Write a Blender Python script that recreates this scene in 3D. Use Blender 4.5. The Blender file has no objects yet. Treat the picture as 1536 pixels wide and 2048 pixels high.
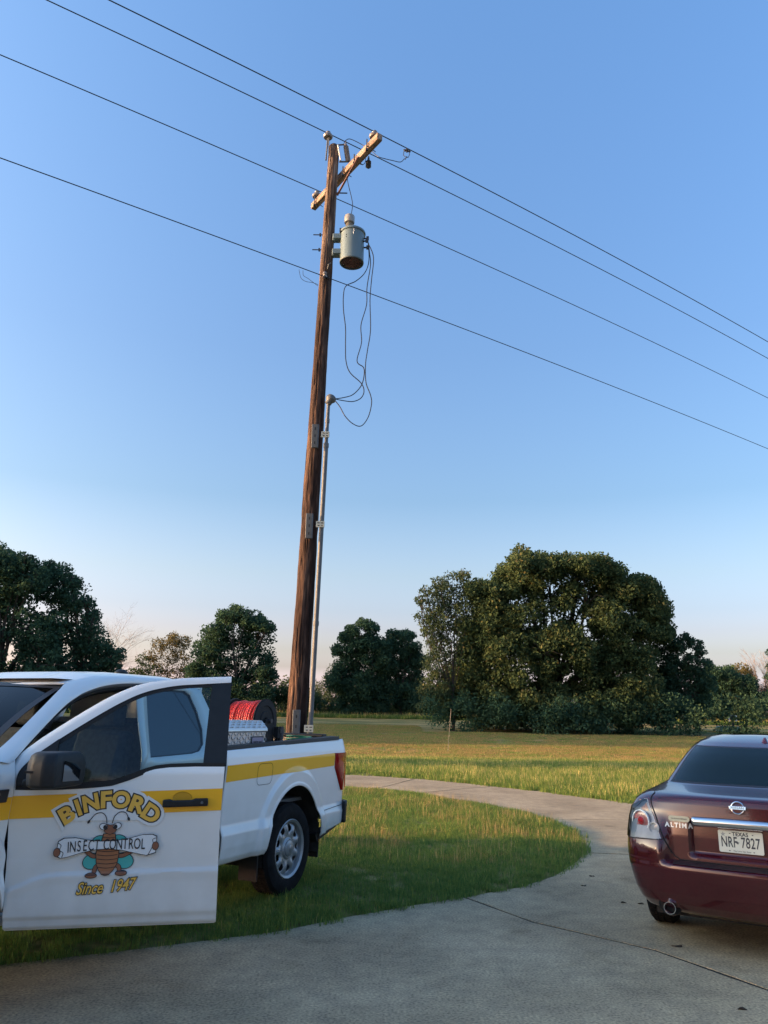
import bpy, bmesh, math, random
import numpy as np
from mathutils import Vector, Matrix, noise
random.seed(3)
rng = np.random.default_rng(5)
R = math.radians
PI = math.pi
scene = bpy.context.scene
COL = scene.collection

# ------------------------------------------------------------------ camera
CAM_H, PITCH, ROLL, FPX = 1.66, R(14.985), R(1.03), 1518.76
cx_ = Vector((1, 0, 0)); cu_ = Vector((0, -math.sin(PITCH), math.cos(PITCH))); cf_ = Vector((0, math.cos(PITCH), math.sin(PITCH)))
camX = cx_ * math.cos(ROLL) + cu_ * math.sin(ROLL)
camU = cu_ * math.cos(ROLL) - cx_ * math.sin(ROLL)
cam = bpy.data.cameras.new('camera'); camo = bpy.data.objects.new('camera', cam); COL.objects.link(camo)
mw = Matrix((camX, camU, -cf_)).transposed().to_4x4(); mw.translation = (0, 0, CAM_H)
camo.matrix_world = mw
cam.sensor_fit = 'VERTICAL'; cam.sensor_height = 24.0; cam.lens = FPX * 24.0 / 2048.0
cam.clip_start = 0.05; cam.clip_end = 3000
scene.camera = camo

def at(px, py, y):
    """a point of the place at distance y in front of the camera"""
    d = (px - 768) * camX - (py - 1024) * camU + FPX * cf_
    return Vector((0, 0, CAM_H)) + d * (y / d.y)

# ------------------------------------------------------------------ sky, sun, exposure
SUN_AZ, SUN_EL = R(-95), R(9.5)        # azimuth from +Y towards +X
world = bpy.data.worlds.new('World'); scene.world = world; world.use_nodes = True
nt = world.node_tree; nt.nodes.clear()
wo = nt.nodes.new('ShaderNodeOutputWorld'); bg = nt.nodes.new('ShaderNodeBackground'); sky = nt.nodes.new('ShaderNodeTexSky')
sky.sky_type = 'NISHITA'; sky.sun_disc = False; sky.sun_elevation = SUN_EL; sky.sun_rotation = SUN_AZ
sky.air_density = 1.0; sky.dust_density = 6.0; sky.ozone_density = 1.0; sky.altitude = 100
bg.inputs['Strength'].default_value = 0.13
# air tint by height above the horizon, the same all round: rosy haze low down, deeper blue overhead
tcw = nt.nodes.new('ShaderNodeTexCoord'); sxw = nt.nodes.new('ShaderNodeSeparateXYZ'); rw_ = nt.nodes.new('ShaderNodeValToRGB'); mxw = nt.nodes.new('ShaderNodeMix'); mxw.data_type = 'RGBA'; mxw.blend_type = 'MULTIPLY'; mxw.inputs['Factor'].default_value = 1.0
nt.links.new(tcw.outputs['Generated'], sxw.inputs[0]); nt.links.new(sxw.outputs['Z'], rw_.inputs['Fac'])
els = [(0.0, (6.948, 6.627, 11.831)), (0.0441, (5.558, 5.301, 9.466)), (0.0573, (2.927, 2.842, 4.311)), (0.0794, (2.192, 2.099, 2.814)), (0.1049, (1.83, 1.743, 2.351)), (0.1305, (1.558, 1.567, 2.053)), (0.1755, (1.384, 1.454, 1.746)), (0.2713, (0.967, 1.202, 1.516)), (0.4494, (0.895, 1.195, 1.617)), (0.7539, (0.939, 1.402, 1.971)), (1.0, (0.939, 1.402, 1.971))]
rw_.color_ramp.elements[0].position = els[0][0]; rw_.color_ramp.elements[0].color = (*els[0][1], 1); rw_.color_ramp.elements[1].position = 1.0; rw_.color_ramp.elements[1].color = (*els[-1][1], 1)
for p_, c_ in els[1:-1]:
    k_ = rw_.color_ramp.elements.new(p_); k_.color = (*c_, 1)
nt.links.new(sky.outputs[0], mxw.inputs['A']); nt.links.new(rw_.outputs[0], mxw.inputs['B']); nt.links.new(mxw.outputs['Result'], bg.inputs['Color']); nt.links.new(bg.outputs[0], wo.inputs[0])
sun = bpy.data.lights.new('sun', 'SUN'); suno = bpy.data.objects.new('sun', sun); COL.objects.link(suno)
sun.energy = 3.8; sun.angle = R(0.6); sun.color = (1.0, 0.56, 0.25)
sd = Vector((math.sin(SUN_AZ) * math.cos(SUN_EL), math.cos(SUN_AZ) * math.cos(SUN_EL), math.sin(SUN_EL)))
suno.rotation_euler = sd.to_track_quat('Z', 'Y').to_euler()
scene.view_settings.view_transform = 'Standard'; scene.view_settings.look = 'None'
scene.view_settings.exposure = 1.3; scene.view_settings.gamma = 1.0; scene.view_settings.use_curve_mapping = False

# ------------------------------------------------------------------ materials
MATS = {}
def add_dust(m, z0, z1, col, amt):
    """road dust that thins out upwards in uneven blotches"""
    n = m.node_tree; b = n.nodes['Principled BSDF']; src = b.inputs['Base Color'].links[0].from_socket
    tc = n.nodes.new('ShaderNodeTexCoord'); sx = n.nodes.new('ShaderNodeSeparateXYZ'); n.links.new(tc.outputs['Object'], sx.inputs[0])
    mr = n.nodes.new('ShaderNodeMapRange'); mr.inputs['From Min'].default_value = z1; mr.inputs['From Max'].default_value = z0; mr.inputs['To Max'].default_value = amt; n.links.new(sx.outputs['Z'], mr.inputs['Value'])
    nz = n.nodes.new('ShaderNodeTexNoise'); nz.inputs['Scale'].default_value = 5; nz.inputs['Detail'].default_value = 9; n.links.new(tc.outputs['Object'], nz.inputs['Vector'])
    mu = n.nodes.new('ShaderNodeMath'); mu.operation = 'MULTIPLY'; n.links.new(mr.outputs[0], mu.inputs[0]); n.links.new(nz.outputs['Fac'], mu.inputs[1])
    mx = n.nodes.new('ShaderNodeMix'); mx.data_type = 'RGBA'; n.links.new(mu.outputs[0], mx.inputs['Factor']); n.links.new(src, mx.inputs['A']); mx.inputs['B'].default_value = (*col, 1); n.links.new(mx.outputs['Result'], b.inputs['Base Color'])
def mat(name, col, rough=0.6, metal=0.0, var=0.0, scale=8.0, bump=0.0, bscale=None, coat=0.0, stretch=(1, 1, 1), col2=None, detail=6, spec=0.5, ramp=(0.35, 0.65), bdist=0.01):
    m = bpy.data.materials.new(name); m.use_nodes = True; n = m.node_tree; b = n.nodes['Principled BSDF']
    b.inputs['Base Color'].default_value = (*col, 1); b.inputs['Roughness'].default_value = rough; b.inputs['Metallic'].default_value = metal
    b.inputs['Specular IOR Level'].default_value = spec
    if coat: b.inputs['Coat Weight'].default_value = coat; b.inputs['Coat Roughness'].default_value = 0.04
    if var or bump or col2:
        tc = n.nodes.new('ShaderNodeTexCoord'); mp = n.nodes.new('ShaderNodeMapping'); mp.inputs['Scale'].default_value = stretch
        n.links.new(tc.outputs['Object'], mp.inputs['Vector'])
        nz = n.nodes.new('ShaderNodeTexNoise'); nz.inputs['Scale'].default_value = scale; nz.inputs['Detail'].default_value = detail
        n.links.new(mp.outputs[0], nz.inputs['Vector'])
        cr = n.nodes.new('ShaderNodeValToRGB'); cr.color_ramp.elements[0].position = ramp[0]; cr.color_ramp.elements[1].position = ramp[1]
        c2 = col2 if col2 else tuple(min(1, c * (1 + var)) for c in col); c1 = col if col2 else tuple(c * (1 - var) for c in col)
        cr.color_ramp.elements[0].color = (*c1, 1); cr.color_ramp.elements[1].color = (*c2, 1)
        n.links.new(nz.outputs['Fac'], cr.inputs['Fac']); n.links.new(cr.outputs[0], b.inputs['Base Color'])
        if bump:
            nb = n.nodes.new('ShaderNodeTexNoise'); nb.inputs['Scale'].default_value = bscale or scale * 3; nb.inputs['Detail'].default_value = 5
            n.links.new(mp.outputs[0], nb.inputs['Vector'])
            bp = n.nodes.new('ShaderNodeBump'); bp.inputs['Strength'].default_value = bump; bp.inputs['Distance'].default_value = bdist
            n.links.new(nb.outputs['Fac'], bp.inputs['Height']); n.links.new(bp.outputs[0], b.inputs['Normal'])
    MATS[name] = m; return m

def glass_mat(name, tint, refl=1.0, rough=0.02, ior=1.5):
    m = bpy.data.materials.new(name); m.use_nodes = True; n = m.node_tree; n.nodes.clear()
    o = n.nodes.new('ShaderNodeOutputMaterial'); mx = n.nodes.new('ShaderNodeMixShader'); t = n.nodes.new('ShaderNodeBsdfTransparent')
    g = n.nodes.new('ShaderNodeBsdfGlossy'); f = n.nodes.new('ShaderNodeFresnel'); f.inputs['IOR'].default_value = ior
    t.inputs['Color'].default_value = (*tint, 1); g.inputs['Roughness'].default_value = rough; g.inputs['Color'].default_value = (refl, refl, refl, 1)
    n.links.new(f.outputs[0], mx.inputs['Fac']); n.links.new(t.outputs[0], mx.inputs[1]); n.links.new(g.outputs[0], mx.inputs[2]); n.links.new(mx.outputs[0], o.inputs[0])
    return m

def leaf_mat(name, c1, c2, c3=None, trans=0.25):
    m = bpy.data.materials.new(name); m.use_nodes = True; n = m.node_tree; n.nodes.clear()
    o = n.nodes.new('ShaderNodeOutputMaterial'); d = n.nodes.new('ShaderNodeBsdfDiffuse'); t = n.nodes.new('ShaderNodeBsdfTranslucent'); mx = n.nodes.new('ShaderNodeMixShader')
    a = n.nodes.new('ShaderNodeAttribute'); a.attribute_name = 'tone'
    cr = n.nodes.new('ShaderNodeValToRGB'); e = cr.color_ramp.elements; e[0].color = (*c1, 1); e[1].color = (*c2, 1); e[0].position = .1; e[1].position = .9
    if c3: k = e.new(0.97); k.color = (*c3, 1)
    mx.inputs['Fac'].default_value = trans
    n.links.new(a.outputs['Fac'], cr.inputs['Fac']); n.links.new(cr.outputs[0], d.inputs['Color']); n.links.new(cr.outputs[0], t.inputs['Color'])
    n.links.new(d.outputs[0], mx.inputs[1]); n.links.new(t.outputs[0], mx.inputs[2]); n.links.new(mx.outputs[0], o.inputs[0])
    return m

white = mat('white_paint', (.82, .81, .79), .32, var=.02, scale=2, coat=.6)
add_dust(white, .42, 1.15, (.34, .30, .25), .75)
dark_plastic = mat('dark_plastic', (.013, .014, .016), .55, spec=.35, var=.15, scale=30)
black = mat('black_rubber', (.008, .008, .009), .75, var=.2, scale=20)
seam_m = mat('seam_black', (.006, .006, .007), .8)
yellow = mat('yellow_vinyl', (.95, .47, .014), .35, coat=.4)
logo_yellow = mat('logo_yellow', (.88, .50, .08), .5)
ink = mat('ink_black', (.015, .015, .02), .5)
vinyl_white = mat('vinyl_white', (.78, .78, .78), .45)
brown_ink = mat('brown_print', (.26, .10, .055), .5)
brown2_ink = mat('orange_brown_print', (.36, .14, .06), .5)
teal_ink = mat('teal_print', (.07, .42, .38), .5)
tyre_m = mat('tyre_rubber', (.010, .010, .011), .85, spec=.15, var=.3, scale=14, bump=.3, bscale=60)
silver = mat('silver_paint', (.30, .31, .32), .38, metal=.5, var=.1, scale=12)
chrome = mat('chrome', (.8, .8, .82), .08, metal=1.0)
galv = mat('galvanised_steel', (.115, .12, .125), .55, metal=.2, var=.12, scale=14)
steel_dark = mat('dark_steel', (.06, .06, .065), .5, metal=.5, var=.2, scale=20)
alu = mat('diamond_plate', (.62, .60, .58), .30, metal=.45, var=.08, scale=10)
red_hose = mat('red_hose', (.80, .045, .025), .42, var=.12, scale=12)
green_hose = mat('green_hose', (.01, .13, .05), .45)
red_lens = mat('red_lens', (.36, .008, .010), .12, coat=1.0, var=.15, scale=9)
white_lens = mat('clear_lens', (.6, .6, .6), .1, coat=1.0)
maroon = mat('maroon_paint', (.060, .003, .008), .22, metal=.2, coat=.9, var=.12, scale=3)
add_dust(maroon, .25, .60, (.09, .06, .05), .22)
maroon_dark = mat('maroon_ledge', (.02, .006, .008), .6, var=.5, scale=40)
glass = glass_mat('tinted_glass', (.46, .60, .62), 1.0)
wind_glass = glass_mat('windshield_glass', (.045, .07, .07), .55)
glass_dark = glass_mat('dark_glass', (.03, .05, .055), .12, ior=1.45)
lens_glass = glass_mat('lens_glass', (.90, .90, .92), .14, ior=1.35)
cloth = mat('seat_cloth', (.07, .072, .078), .9, var=.2, scale=30)
trim_grey = mat('trim_grey', (.16, .16, .17), .7, var=.08, scale=10)
plate_m = mat('plate_white', (.66, .66, .60), .4)
pill_m = mat('beige_tag', (.5, .44, .32), .5)
tank_m = mat('tank_grey', (.14, .195, .215), .42, var=.05, scale=3)
bush_m = mat('bushing_grey', (.30, .29, .27), .35, var=.1, scale=12)
porcelain = mat('porcelain', (.22, .21, .215), .25, var=.1, scale=10)
wire_m = mat('conductor', (.018, .022, .03), .5, metal=.3)
bee_m = mat('bee_brown', (.24, .13, .12), .8, col2=(.05, .025, .025), var=.3, scale=45, bump=.8, bscale=70)
arm_wood = mat('crossarm_wood', (.42, .30, .225), .85, col2=(.17, .115, .085), scale=3, stretch=(8, 8, 1.2), bump=.5, bscale=9)
trunk_m = mat('bark', (.06, .048, .040), .95, var=.4, scale=4, stretch=(3, 3, .6), bump=.7, bscale=12)
twig_m = mat('bare_twig', (.20, .145, .115), .9)
asphalt_m = mat('asphalt', (.50, .49, .49), .9, var=.12, scale=3)
tan_m = mat('sunlit_tan', (.40, .27, .16), .7, var=.15, scale=6)  # warm sunlight on the white tailgate, mixed into the colour

# ------------------------------------------------------------------ mesh helpers
class MB:
    def __init__(s): s.v = []; s.f = []
    def add(s, vs, fs, M=None):
        b = len(s.v)
        for v in vs:
            v = Vector(v); s.v.append(tuple(M @ v) if M else tuple(v))
        s.f += [tuple(i + b for i in f) for f in fs]; return s
    def box(s, a, b, M=None):
        x0, y0, z0 = a; x1, y1, z1 = b
        return s.add([(x0, y0, z0), (x1, y0, z0), (x1, y1, z0), (x0, y1, z0), (x0, y0, z1), (x1, y0, z1), (x1, y1, z1), (x0, y1, z1)],
                     [(0, 3, 2, 1), (4, 5, 6, 7), (0, 1, 5, 4), (1, 2, 6, 5), (2, 3, 7, 6), (3, 0, 4, 7)], M)
    def prism(s, poly, h0, h1, axis='y', M=None):
        n = len(poly)
        def P(p, h): return {'y': (p[0], h, p[1]), 'x': (h, p[0], p[1]), 'z': (p[0], p[1], h)}[axis]
        vs = [P(p, h0) for p in poly] + [P(p, h1) for p in poly]
        fs = [tuple(range(n))[::-1], tuple(range(n, 2 * n))] + [(i, (i + 1) % n, n + (i + 1) % n, n + i) for i in range(n)]
        return s.add(vs, fs, M)
    def tube(s, pts, r, seg=10, caps=True, M=None):
        pts = [Vector(p) for p in pts]; n = len(pts); rr = r if hasattr(r, '__len__') else [r] * n
        vs = []; fs = []; prev = None
        for i, p in enumerate(pts):
            t = (pts[min(i + 1, n - 1)] - pts[max(i - 1, 0)])
            if t.length < 1e-9: t = Vector((0, 0, 1))
            t.normalize()
            if prev is None:
                a = t.orthogonal().normalized()
            else:
                a = prev - t * prev.dot(t)
                a = a.normalized() if a.length > 1e-6 else t.orthogonal().normalized()
            prev = a; b = t.cross(a)
            for k in range(seg):
                an = 2 * PI * k / seg; vs.append(p + (a * math.cos(an) + b * math.sin(an)) * rr[i])
        for i in range(n - 1):
            for k in range(seg):
                fs.append((i * seg + k, i * seg + (k + 1) % seg, (i + 1) * seg + (k + 1) % seg, (i + 1) * seg + k))
        if caps: fs.append(tuple(range(seg))[::-1]); fs.append(tuple((n - 1) * seg + k for k in range(seg)))
        return s.add(vs, fs, M)
    def lathe(s, prof, seg=32, M=None):
        """prof: (radius, height) pairs round local z"""
        vs = []; fs = []; n = len(prof)
        for r, h in prof:
            for k in range(seg): a = 2 * PI * k / seg; vs.append((r * math.cos(a), r * math.sin(a), h))
        for i in range(n - 1):
            for k in range(seg): fs.append((i * seg + k, i * seg + (k + 1) % seg, (i + 1) * seg + (k + 1) % seg, (i + 1) * seg + k))
        return s.add(vs, fs, M)
    def grid(s, P, nu, nv, M=None, keep=None):
        vs = [P(i / nu, j / nv) for j in range(nv + 1) for i in range(nu + 1)]
        fs = []
        for j in range(nv):
            for i in range(nu):
                if keep is None or keep((i + .5) / nu, (j + .5) / nv):
                    a = j * (nu + 1) + i; fs.append((a, a + 1, a + nu + 2, a + nu + 1))
        return s.add(vs, fs, M)
    def ring(s, outer, inner, M=None, closed=True):
        n = len(outer); fs = []
        for i in range(n if closed else n - 1):
            j = (i + 1) % n; fs.append((i, j, n + j, n + i))
        return s.add(list(outer) + list(inner), fs, M)
    def build(s, name, m, parent=None, smooth=None, bevel=0, solid=0, segs=2, offset=-1, auto=35):
        me = bpy.data.meshes.new(name); me.from_pydata(s.v, [], s.f); me.materials.append(m); me.update()
        o = bpy.data.objects.new(name, me); COL.objects.link(o)
        if parent: o.parent = parent
        if solid:
            d = o.modifiers.new('solid', 'SOLIDIFY'); d.thickness = solid; d.offset = offset
        if bevel:
            d = o.modifiers.new('bevel', 'BEVEL'); d.width = bevel; d.segments = segs; d.limit_method = 'ANGLE'; d.angle_limit = R(35)
            d.harden_normals = False
        if smooth is None: smooth = bool(bevel)
        if smooth:
            me.polygons.foreach_set('use_smooth', [True] * len(me.polygons))
            me.set_sharp_from_angle(angle=R(auto))
        return o

def clean(o):
    me = o.data; bm = bmesh.new(); bm.from_mesh(me); bmesh.ops.remove_doubles(bm, verts=bm.verts, dist=1e-5)
    bmesh.ops.recalc_face_normals(bm, faces=bm.faces); bm.to_mesh(me); bm.free(); return o

def empty(name, loc=(0, 0, 0), rz=0):
    o = bpy.data.objects.new(name, None); COL.objects.link(o); o.location = loc; o.rotation_euler = (0, 0, rz); o.empty_display_size = .2; return o
def tag(o, label=None, cat=None, group=None, kind=None):
    if label: o['label'] = label
    if cat: o['category'] = cat
    if group: o['group'] = group
    if kind: o['kind'] = kind
    return o
def pts_smooth(pts, n=6):
    """Catmull-Rom through the points"""
    P = [Vector(p) for p in pts]; out = []
    for i in range(len(P) - 1):
        a, b, c, d = P[max(i - 1, 0)], P[i], P[i + 1], P[min(i + 2, len(P) - 1)]
        for k in range(n):
            t = k / n; out.append(.5 * ((2 * b) + (c - a) * t + (2 * a - 5 * b + 4 * c - d) * t * t + (3 * b - 3 * c + d - a) * t ** 3))
    out.append(P[-1]); return out
def sm(a, b, x):
    t = min(1, max(0, (x - a) / (b - a))); return t * t * (3 - 2 * t)

_font = None
def text_mesh(txt, size, off=0.0, shear=0.0, sx=1.0, space=1.0):
    """flat lettering: verts 2D + faces, centred in x"""
    c = bpy.data.curves.new('t', 'FONT'); c.body = txt; c.size = size; c.offset = off; c.shear = shear; c.space_character = space
    c.align_x = 'CENTER'; c.align_y = 'CENTER'; c.resolution_u = 4
    o = bpy.data.objects.new('t', c); COL.objects.link(o)
    dg = bpy.context.evaluated_depsgraph_get(); dg.update()
    me = o.evaluated_get(dg).to_mesh(); vs = [(v.co.x * sx, v.co.y, 0) for v in me.vertices]; fs = [tuple(p.vertices) for p in me.polygons]
    o.evaluated_get(dg).to_mesh_clear(); bpy.data.objects.remove(o); bpy.data.curves.remove(c)
    return vs, fs

# ------------------------------------------------------------------ ground
inner = [(-40, -6), (-9, 1.6), (-5.5, 3.6), (-3.6, 5.0), (-2.54, 5.72), (-1.6, 6.2), (-.76, 6.67), (-.28, 7.12), (.36, 7.62), (.9, 8.0), (1.46, 8.45), (1.93, 9.05), (2.4, 9.95), (2.7, 10.8),
         (2.85, 11.7), (2.9, 12.5), (2.83, 13.43), (2.58, 14.55), (1.9, 15.9), (.95, 17.3), (.2, 18.1), (-.75, 18.62), (-3, 19.2), (-8, 19.0), (-16, 17.5), (-40, 14)]
outer = [(40, 9), (20, 10.5), (12, 12.2), (8.5, 13.9), (6.4, 15.5), (5.27, 16.5), (4.7, 17.4), (3.7, 18.95), (2.65, 20.3), (1.61, 21.5), (.76, 22.1), (-.11, 22.6), (-.93, 22.9), (-3, 23.3), (-8, 23.1), (-16, 21.7), (-40, 18.2)]
drive_poly = [(-40, -30)] + inner + outer[::-1] + [(40, -30)]
# the island is inside 'inner'; drive polygon: front part + loop round the island tip
def in_poly(x, y, poly):
    x = np.asarray(x); y = np.asarray(y); c = np.zeros(x.shape, bool); n = len(poly)
    for i in range(n):
        x0, y0 = poly[i]; x1, y1 = poly[(i + 1) % n]
        if y0 == y1: continue
        k = ((y0 > y) != (y1 > y)) & (x < (x1 - x0) * (y - y0) / (y1 - y0) + x0); c ^= k
    return c
def dist_poly(x, y, poly):
    d = np.full(np.shape(x), 1e9); n = len(poly)
    for i in range(n):
        a = np.array(poly[i]); b = np.array(poly[(i + 1) % n]); ab = b - a; L = ab @ ab
        t = np.clip(((x - a[0]) * ab[0] + (y - a[1]) * ab[1]) / L, 0, 1)
        d = np.minimum(d, np.hypot(x - a[0] - t * ab[0], y - a[1] - t * ab[1]))
    return d
def gz_far(y):
    y = np.asarray(y, float)
    return np.where(y < 30, 0, np.where(y < 45, .028 * (y - 30) ** 2 / 30, np.where(y < 90, .21 + .028 * (y - 45), 1.47)))
def gz(x, y):
    x = np.asarray(x, float); y = np.asarray(y, float)
    ins = in_poly(x, y, drive_poly); d = dist_poly(x, y, drive_poly)
    lawn = .065 * np.clip(d / .8, 0, 1) ** .7 - .01 + .012 * np.sin(x * 2.3 + y) * np.clip(d, 0, 1)
    return gz_far(y) + np.where(ins, np.where(y < 40, -.06, 0), lawn)
def axis_vals(lo, hi, step, far0, far1):
    v = list(np.arange(lo, hi + 1e-6, step)); s = step; x = lo
    while x > far0: s *= 1.25; x -= s; v.insert(0, x)
    s = step; x = hi
    while x < far1: s *= 1.25; x += s; v.append(x)
    return np.array(v)
xs = axis_vals(-9, 10, .2, -900, 900); ys = axis_vals(3, 26, .2, -400, 1500)
GX, GY = np.meshgrid(xs, ys); GZ = gz(GX, GY)
me = bpy.data.meshes.new('ground'); nx, ny = len(xs), len(ys)
vv = np.stack([GX.ravel(), GY.ravel(), GZ.ravel()], 1)
ii = np.arange(nx * ny).reshape(ny, nx); ff = np.stack([ii[:-1, :-1], ii[:-1, 1:], ii[1:, 1:], ii[1:, :-1]], -1).reshape(-1, 4)
me.from_pydata(vv.tolist(), [], ff.tolist()); me.polygons.foreach_set('use_smooth', [True] * len(me.polygons))
ground = bpy.data.objects.new('ground', me); COL.objects.link(ground); tag(ground, kind='structure')
gm = bpy.data.materials.new('lawn_soil'); gm.use_nodes = True; n = gm.node_tree; b = n.nodes['Principled BSDF']; b.inputs['Roughness'].default_value = .95; b.inputs['Specular IOR Level'].default_value = .1
tc = n.nodes.new('ShaderNodeTexCoord')
def noise_ramp(n, vec, scale, els, detail=6, map_scale=None):
    if map_scale:
        mp = n.nodes.new('ShaderNodeMapping'); mp.inputs['Scale'].default_value = map_scale; n.links.new(vec, mp.inputs['Vector']); vec = mp.outputs[0]
    nz = n.nodes.new('ShaderNodeTexNoise'); nz.inputs['Scale'].default_value = scale; nz.inputs['Detail'].default_value = detail; n.links.new(vec, nz.inputs['Vector'])
    cr = n.nodes.new('ShaderNodeValToRGB'); e = cr.color_ramp.elements
    e[0].position, e[0].color = els[0][0], (*els[0][1], 1); e[1].position, e[1].color = els[-1][0], (*els[-1][1], 1)
    for p, c in els[1:-1]: k = e.new(p); k.color = (*c, 1)
    n.links.new(nz.outputs['Fac'], cr.inputs['Fac']); return cr.outputs[0], nz
def mixc(n, a, b_, fac, mode='MIX'):
    m = n.nodes.new('ShaderNodeMix'); m.data_type = 'RGBA'; m.blend_type = mode
    if isinstance(fac, float): m.inputs['Factor'].default_value = fac
    else: n.links.new(fac, m.inputs['Factor'])
    n.links.new(a, m.inputs['A']); n.links.new(b_, m.inputs['B']); return m.outputs['Result']
big, _ = noise_ramp(n, tc.outputs['Object'], .35, [(.36, (.10, .135, .05)), (.50, (.24, .20, .085)), (.64, (.40, .29, .15))], map_scale=(.35, 1, 1))
fine, _ = noise_ramp(n, tc.outputs['Object'], 9, [(.3, (.45, .5, .4)), (.7, (1.35, 1.3, 1.1))])
n.links.new(mixc(n, big, fine, .8, 'MULTIPLY'), b.inputs['Base Color'])
nb = n.nodes.new('ShaderNodeTexNoise'); nb.inputs['Scale'].default_value = 14; bp = n.nodes.new('ShaderNodeBump'); bp.inputs['Strength'].default_value = .8; bp.inputs['Distance'].default_value = .05
n.links.new(tc.outputs['Object'], nb.inputs['Vector']); n.links.new(nb.outputs['Fac'], bp.inputs['Height']); n.links.new(bp.outputs[0], b.inputs['Normal'])
me.materials.append(gm)

# driveway: separate cast slabs with open joints
cm = bpy.data.materials.new('concrete'); cm.use_nodes = True; n = cm.node_tree; b = n.nodes['Principled BSDF']; b.inputs['Roughness'].default_value = .88; b.inputs['Specular IOR Level'].default_value = .25
tc = n.nodes.new('ShaderNodeTexCoord')
base, _ = noise_ramp(n, tc.outputs['Object'], .9, [(.3, (.29, .225, .140)), (.5, (.380, .296, .186)), (.7, (.45, .355, .228))], 8)
spk, _ = noise_ramp(n, tc.outputs['Object'], 55, [(.30, (.48, .48, .48)), (.5, (1, 1, 1)), (.70, (1.45, 1.43, 1.38))], 4)
spk2, _ = noise_ramp(n, tc.outputs['Object'], 6, [(.30, (.80, .80, .81)), (.62, (1.08, 1.07, 1.04))], 8)
stn, _ = noise_ramp(n, tc.outputs['Object'], 2.1, [(.60, (1, 1, 1)), (.72, (.62, .60, .56))], 10)
c = mixc(n, base, spk, .85, 'MULTIPLY'); c = mixc(n, c, spk2, .9, 'MULTIPLY'); c = mixc(n, c, stn, .7, 'MULTIPLY')
vo = n.nodes.new('ShaderNodeTexVoronoi'); vo.inputs['Scale'].default_value = 26; n.links.new(tc.outputs['Object'], vo.inputs['Vector'])
vr = n.nodes.new('ShaderNodeValToRGB'); vr.color_ramp.elements[0].position = .05; vr.color_ramp.elements[0].color = (.45, .44, .42, 1); vr.color_ramp.elements[1].position = .14
n.links.new(vo.outputs['Distance'], vr.inputs['Fac']); c = mixc(n, c, vr.outputs[0], .55, 'MULTIPLY')
n.links.new(c, b.inputs['Base Color'])
nb = n.nodes.new('ShaderNodeTexNoise'); nb.inputs['Scale'].default_value = 70; nb.inputs['Detail'].default_value = 4; bp = n.nodes.new('ShaderNodeBump'); bp.inputs['Strength'].default_value = .7; bp.inputs['Distance'].default_value = .006
n.links.new(tc.outputs['Object'], nb.inputs['Vector']); n.links.new(nb.outputs['Fac'], bp.inputs['Height']); n.links.new(bp.outputs[0], b.inputs['Normal'])
driveway = empty('driveway'); tag(driveway, kind='structure')
I = inner; O = outer
J1 = [(.82, 7.95), (1.32, 7.06), (2.08, 6.32), (2.52, 5.49), (3.4, 3.6), (4.6, 1.0), (8, -8)]
slab_polys = [
    [(-40, -30)] + I[:9] + [J1[0]] + J1[1:] + [(8, -30)],
    [(8, -30), (8, -8)] + J1[:-1][::-1] + [(.9, 8.0)] + I[10:13] + [(2.64, 10.55), (3.3, 10.46), (14, 9.0), (14, -30)],
    [(2.64, 10.56), (2.7, 10.8)] + I[14:16] + [(2.83, 13.43), (2.84, 13.84), (4.35, 13.91), (8.48, 13.93), (12, 12.2), (14, 11.75), (14, 9.0), (3.3, 10.47)],
    [(2.84, 13.85), (2.58, 14.55), (1.9, 15.9), (.95, 17.3), (.62, 17.62), (2.0, 19.2), (2.9, 20.0), (3.7, 18.95), (4.7, 17.4), (5.27, 16.5), (6.4, 15.5), (8.48, 13.94), (4.35, 13.92)],
    [(.61, 17.64), (.2, 18.1), (-.4, 18.45), (.2, 19.5), (1.0, 21.95), (1.61, 21.5), (2.65, 20.3), (2.89, 20.02), (1.99, 19.22)],
    [(-.42, 18.46), (-.75, 18.62), (-3, 19.2), (-8, 19.0), (-16, 17.5), (-40, 14), (-40, 18.2), (-16, 21.7), (-8, 23.1), (-3, 23.3), (-.93, 22.9), (-.11, 22.6), (.76, 22.1), (.98, 21.96), (.18, 19.5)],
    [(14.02, -30), (14.02, 11.74), (20, 10.5), (40, 9), (40, -30)],
]
def shrink(poly, g):
    a = sum(poly[i][0] * poly[(i + 1) % len(poly)][1] - poly[(i + 1) % len(poly)][0] * poly[i][1] for i in range(len(poly)))
    s = 1 if a > 0 else -1; out = []
    for i in range(len(poly)):
        p = Vector(poly[i]); e1 = (p - Vector(poly[i - 1])).normalized(); e2 = (Vector(poly[(i + 1) % len(poly)]) - p).normalized()
        n1 = Vector((-e1.y, e1.x)) * s; n2 = Vector((-e2.y, e2.x)) * s; m = (n1 + n2)
        out.append(tuple(p + (m.normalized() * g if m.length > .3 else Vector((0, 0)))))
    return out
for sp in slab_polys:
    # densify edges
    q = []
    for i in range(len(sp)): 
        a = Vector(sp[i]); b2 = Vector(sp[(i + 1) % len(sp)]); q.append(tuple(a))
        if (b2 - a).length < 4 and (b2 - a).length > .3:
            for k in (1, 2): w = a.lerp(b2, k / 3); q.append((w.x + random.uniform(-.006, .006), w.y + random.uniform(-.006, .006)))
    o = MB().prism(shrink(q, .017), -.11, 0, 'z').build('concrete_slab', cm, driveway); clean(o)
filler = mat('joint_filler', (.022, .019, .016), .95)
for sp in slab_polys[1:5]:
    clean(MB().add([(p[0], p[1], -.007) for p in sp], [tuple(range(len(sp)))]).build('joint_filler', filler, driveway))
jl = pts_smooth([(a, b_, 0) for a, b_ in J1[:-1]], 4)
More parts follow.
